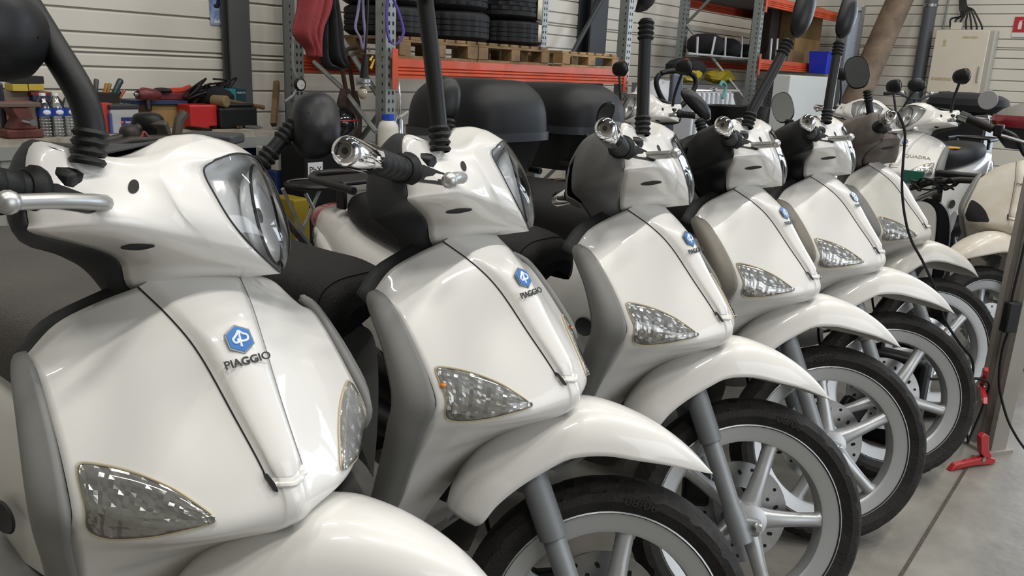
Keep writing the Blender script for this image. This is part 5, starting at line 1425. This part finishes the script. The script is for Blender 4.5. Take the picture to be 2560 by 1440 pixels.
G().tube(curve([ar(q) for q in ((2520, 830), (2505, 880), (2498, 960), (2516, 1040), (2540, 1090), (2562, 1122))], 6), .0042, 8).build('cord', BLACKP, adp)
rtube('charger_cable', 'thin black cable hanging from the bare headset down over the fender', 'cable', [pxr(q, t=-.36) for q in ((2244, 280), (2262, 330), (2258, 400), (2255, 470), (2262, 540), (2278, 600), (2310, 660), (2345, 740), (2362, 800), (2400, 860), (2432, 905), (2425, 980), (2415, 1060), (2420, 1100))], .0042, BLACKP, n=7, smoothpath=6)
CLR = M('clamp_red', '#a51c1f', .4, coat=.3)
def clamp(label, p, rz, s=1.0):
    r = thing('battery_clamp', label, 'clamp', Matrix.Translation(p) @ Matrix.Rotation(rz, 4, 'Z') @ Matrix.Scale(s, 4))
    G().prism([(-.12, 0), (-.10, .022), (-.02, .030), (.03, .034), (.07, .020), (.075, .005), (.05, .002), (-.02, .008)], .018, Matrix(((1, 0, 0, 0), (0, 0, -1, .009), (0, 1, 0, 0), (0, 0, 0, 1)))).build('lower_jaw', CLR, r, bev=.003)
    G().prism([(.03, .020), (.00, .050), (-.015, .105), (.00, .118), (.022, .105), (.03, .06), (.055, .03)], .018, Matrix(((1, 0, 0, 0), (0, 0, -1, .009), (0, 1, 0, 0), (0, 0, 0, 1)))).build('upper_jaw', CLR, r, bev=.003)
    G().tube([(.015, -.012, .026), (.015, .012, .026)], .008, 10).build('pivot', STEEL, r)
    return r
clamp('red battery clamp lying open on the floor beside the steel post', pxr((2440, 1165), z=0.0), .35)
cl2 = clamp('red battery clamp hanging by its cable on the steel post', pxr((2452, 985), t=-.27), 1.2, .8)
rtube('jump_cable', 'black jump lead running from the charger to the floor clamp', 'cable', [pxr((2418, 1110), t=-.33), pxr((2440, 1060), t=-.30), pxr((2462, 1000), t=-.28), pxr((2462, 950), t=-.28), RP(-.36, -3.02, .24)], .005, BLACKP, n=7, smoothpath=6)
# wiring loom on the stripped scooter
lo = thing('stripped_scooter', 'stripped scooter front with bare handlebar, tangled wires and black inner panel', 'scooter', RMAT(.95, -2.72, 0))
def lp_(px, t=.85):
    q = on(px, t=t); return V((q[0] - .95, q[1] + 2.72, q[2]))
rr = random.Random(21)
G().tube([lp_((2275, 470)), lp_((2330, 455)), lp_((2400, 450)), lp_((2450, 452))], .014, 10).build('bare_handlebar', PARTS, lo)
p0 = lp_((2405, 440), .95)
G().box(p0, (.05, .22, .035)).build('instrument_tray', BLACKP, lo, bev=.012)
G().tube([lp_((2290, 500)), lp_((2330, 482)), lp_((2345, 478))], .013, 10).build('stem', STEEL, lo)
for k in range(6):
    pts = [lp_((2280 + i * 22 + rr.uniform(-8, 8), 455 + rr.uniform(-10, 22)), .85 + rr.uniform(-.05, .03)) for i in range(6)]
    G().tube(curve(pts, 5), .0048, 6).build('wire', RUBBER, lo)
G().box(lp_((2282, 443), .92), (.02, .10, .06)).build('circuit_board', M('pcb_green', '#1f5a4b', .5), lo, bev=.002)
def slab(px, t, th, mat, nm):
    pts = [lp_(q, t) for q in px]; pts = curve(pts, 4, closed=True); n = len(pts)
    return G().add(pts + [p + V((th, 0, 0)) for p in pts], [tuple(range(n)), tuple(reversed(range(n, 2 * n)))] + [(i, (i + 1) % n, n + (i + 1) % n, n + i) for i in range(n)]).build(nm, mat, lo, ang=50)
slab(((2296, 508), (2330, 498), (2362, 520), (2374, 560), (2368, 640), (2352, 700), (2300, 700), (2300, 600)), .88, .03, BLACKP, 'inner_panel')
slab(((2262, 515), (2296, 504), (2326, 515), (2338, 548), (2330, 640), (2322, 700), (2280, 700), (2266, 600)), .84, .025, WHITE, 'white_panel')
G().tube([lp_((2345, 478)), V((.05, .03, .60)), V((-.05, .03, .26))], .02, 10).build('steering_column', PARTS, lo)
G().lathe([(.12, -.04), (.20, -.05), (.248, -.03), (.258, 0), (.248, .03), (.20, .05), (.12, .04)], (-.05, .03, .258), (.25, 1, 0), 32, cap=False).build('wheel', TYRE, lo)
G().tube([(.05, .0, .30), (.70, .0, .35), (1.0, 0, .55)], .03, 10).build('frame_spine', PARTS, lo)
G().tube([(.9, 0, .5), (.85, .12, .012)], .015, 8).build('stand_leg', PARTS, lo)
G().tube([(.9, 0, .5), (.85, -.12, .012)], .015, 8).build('stand_leg', PARTS, lo)
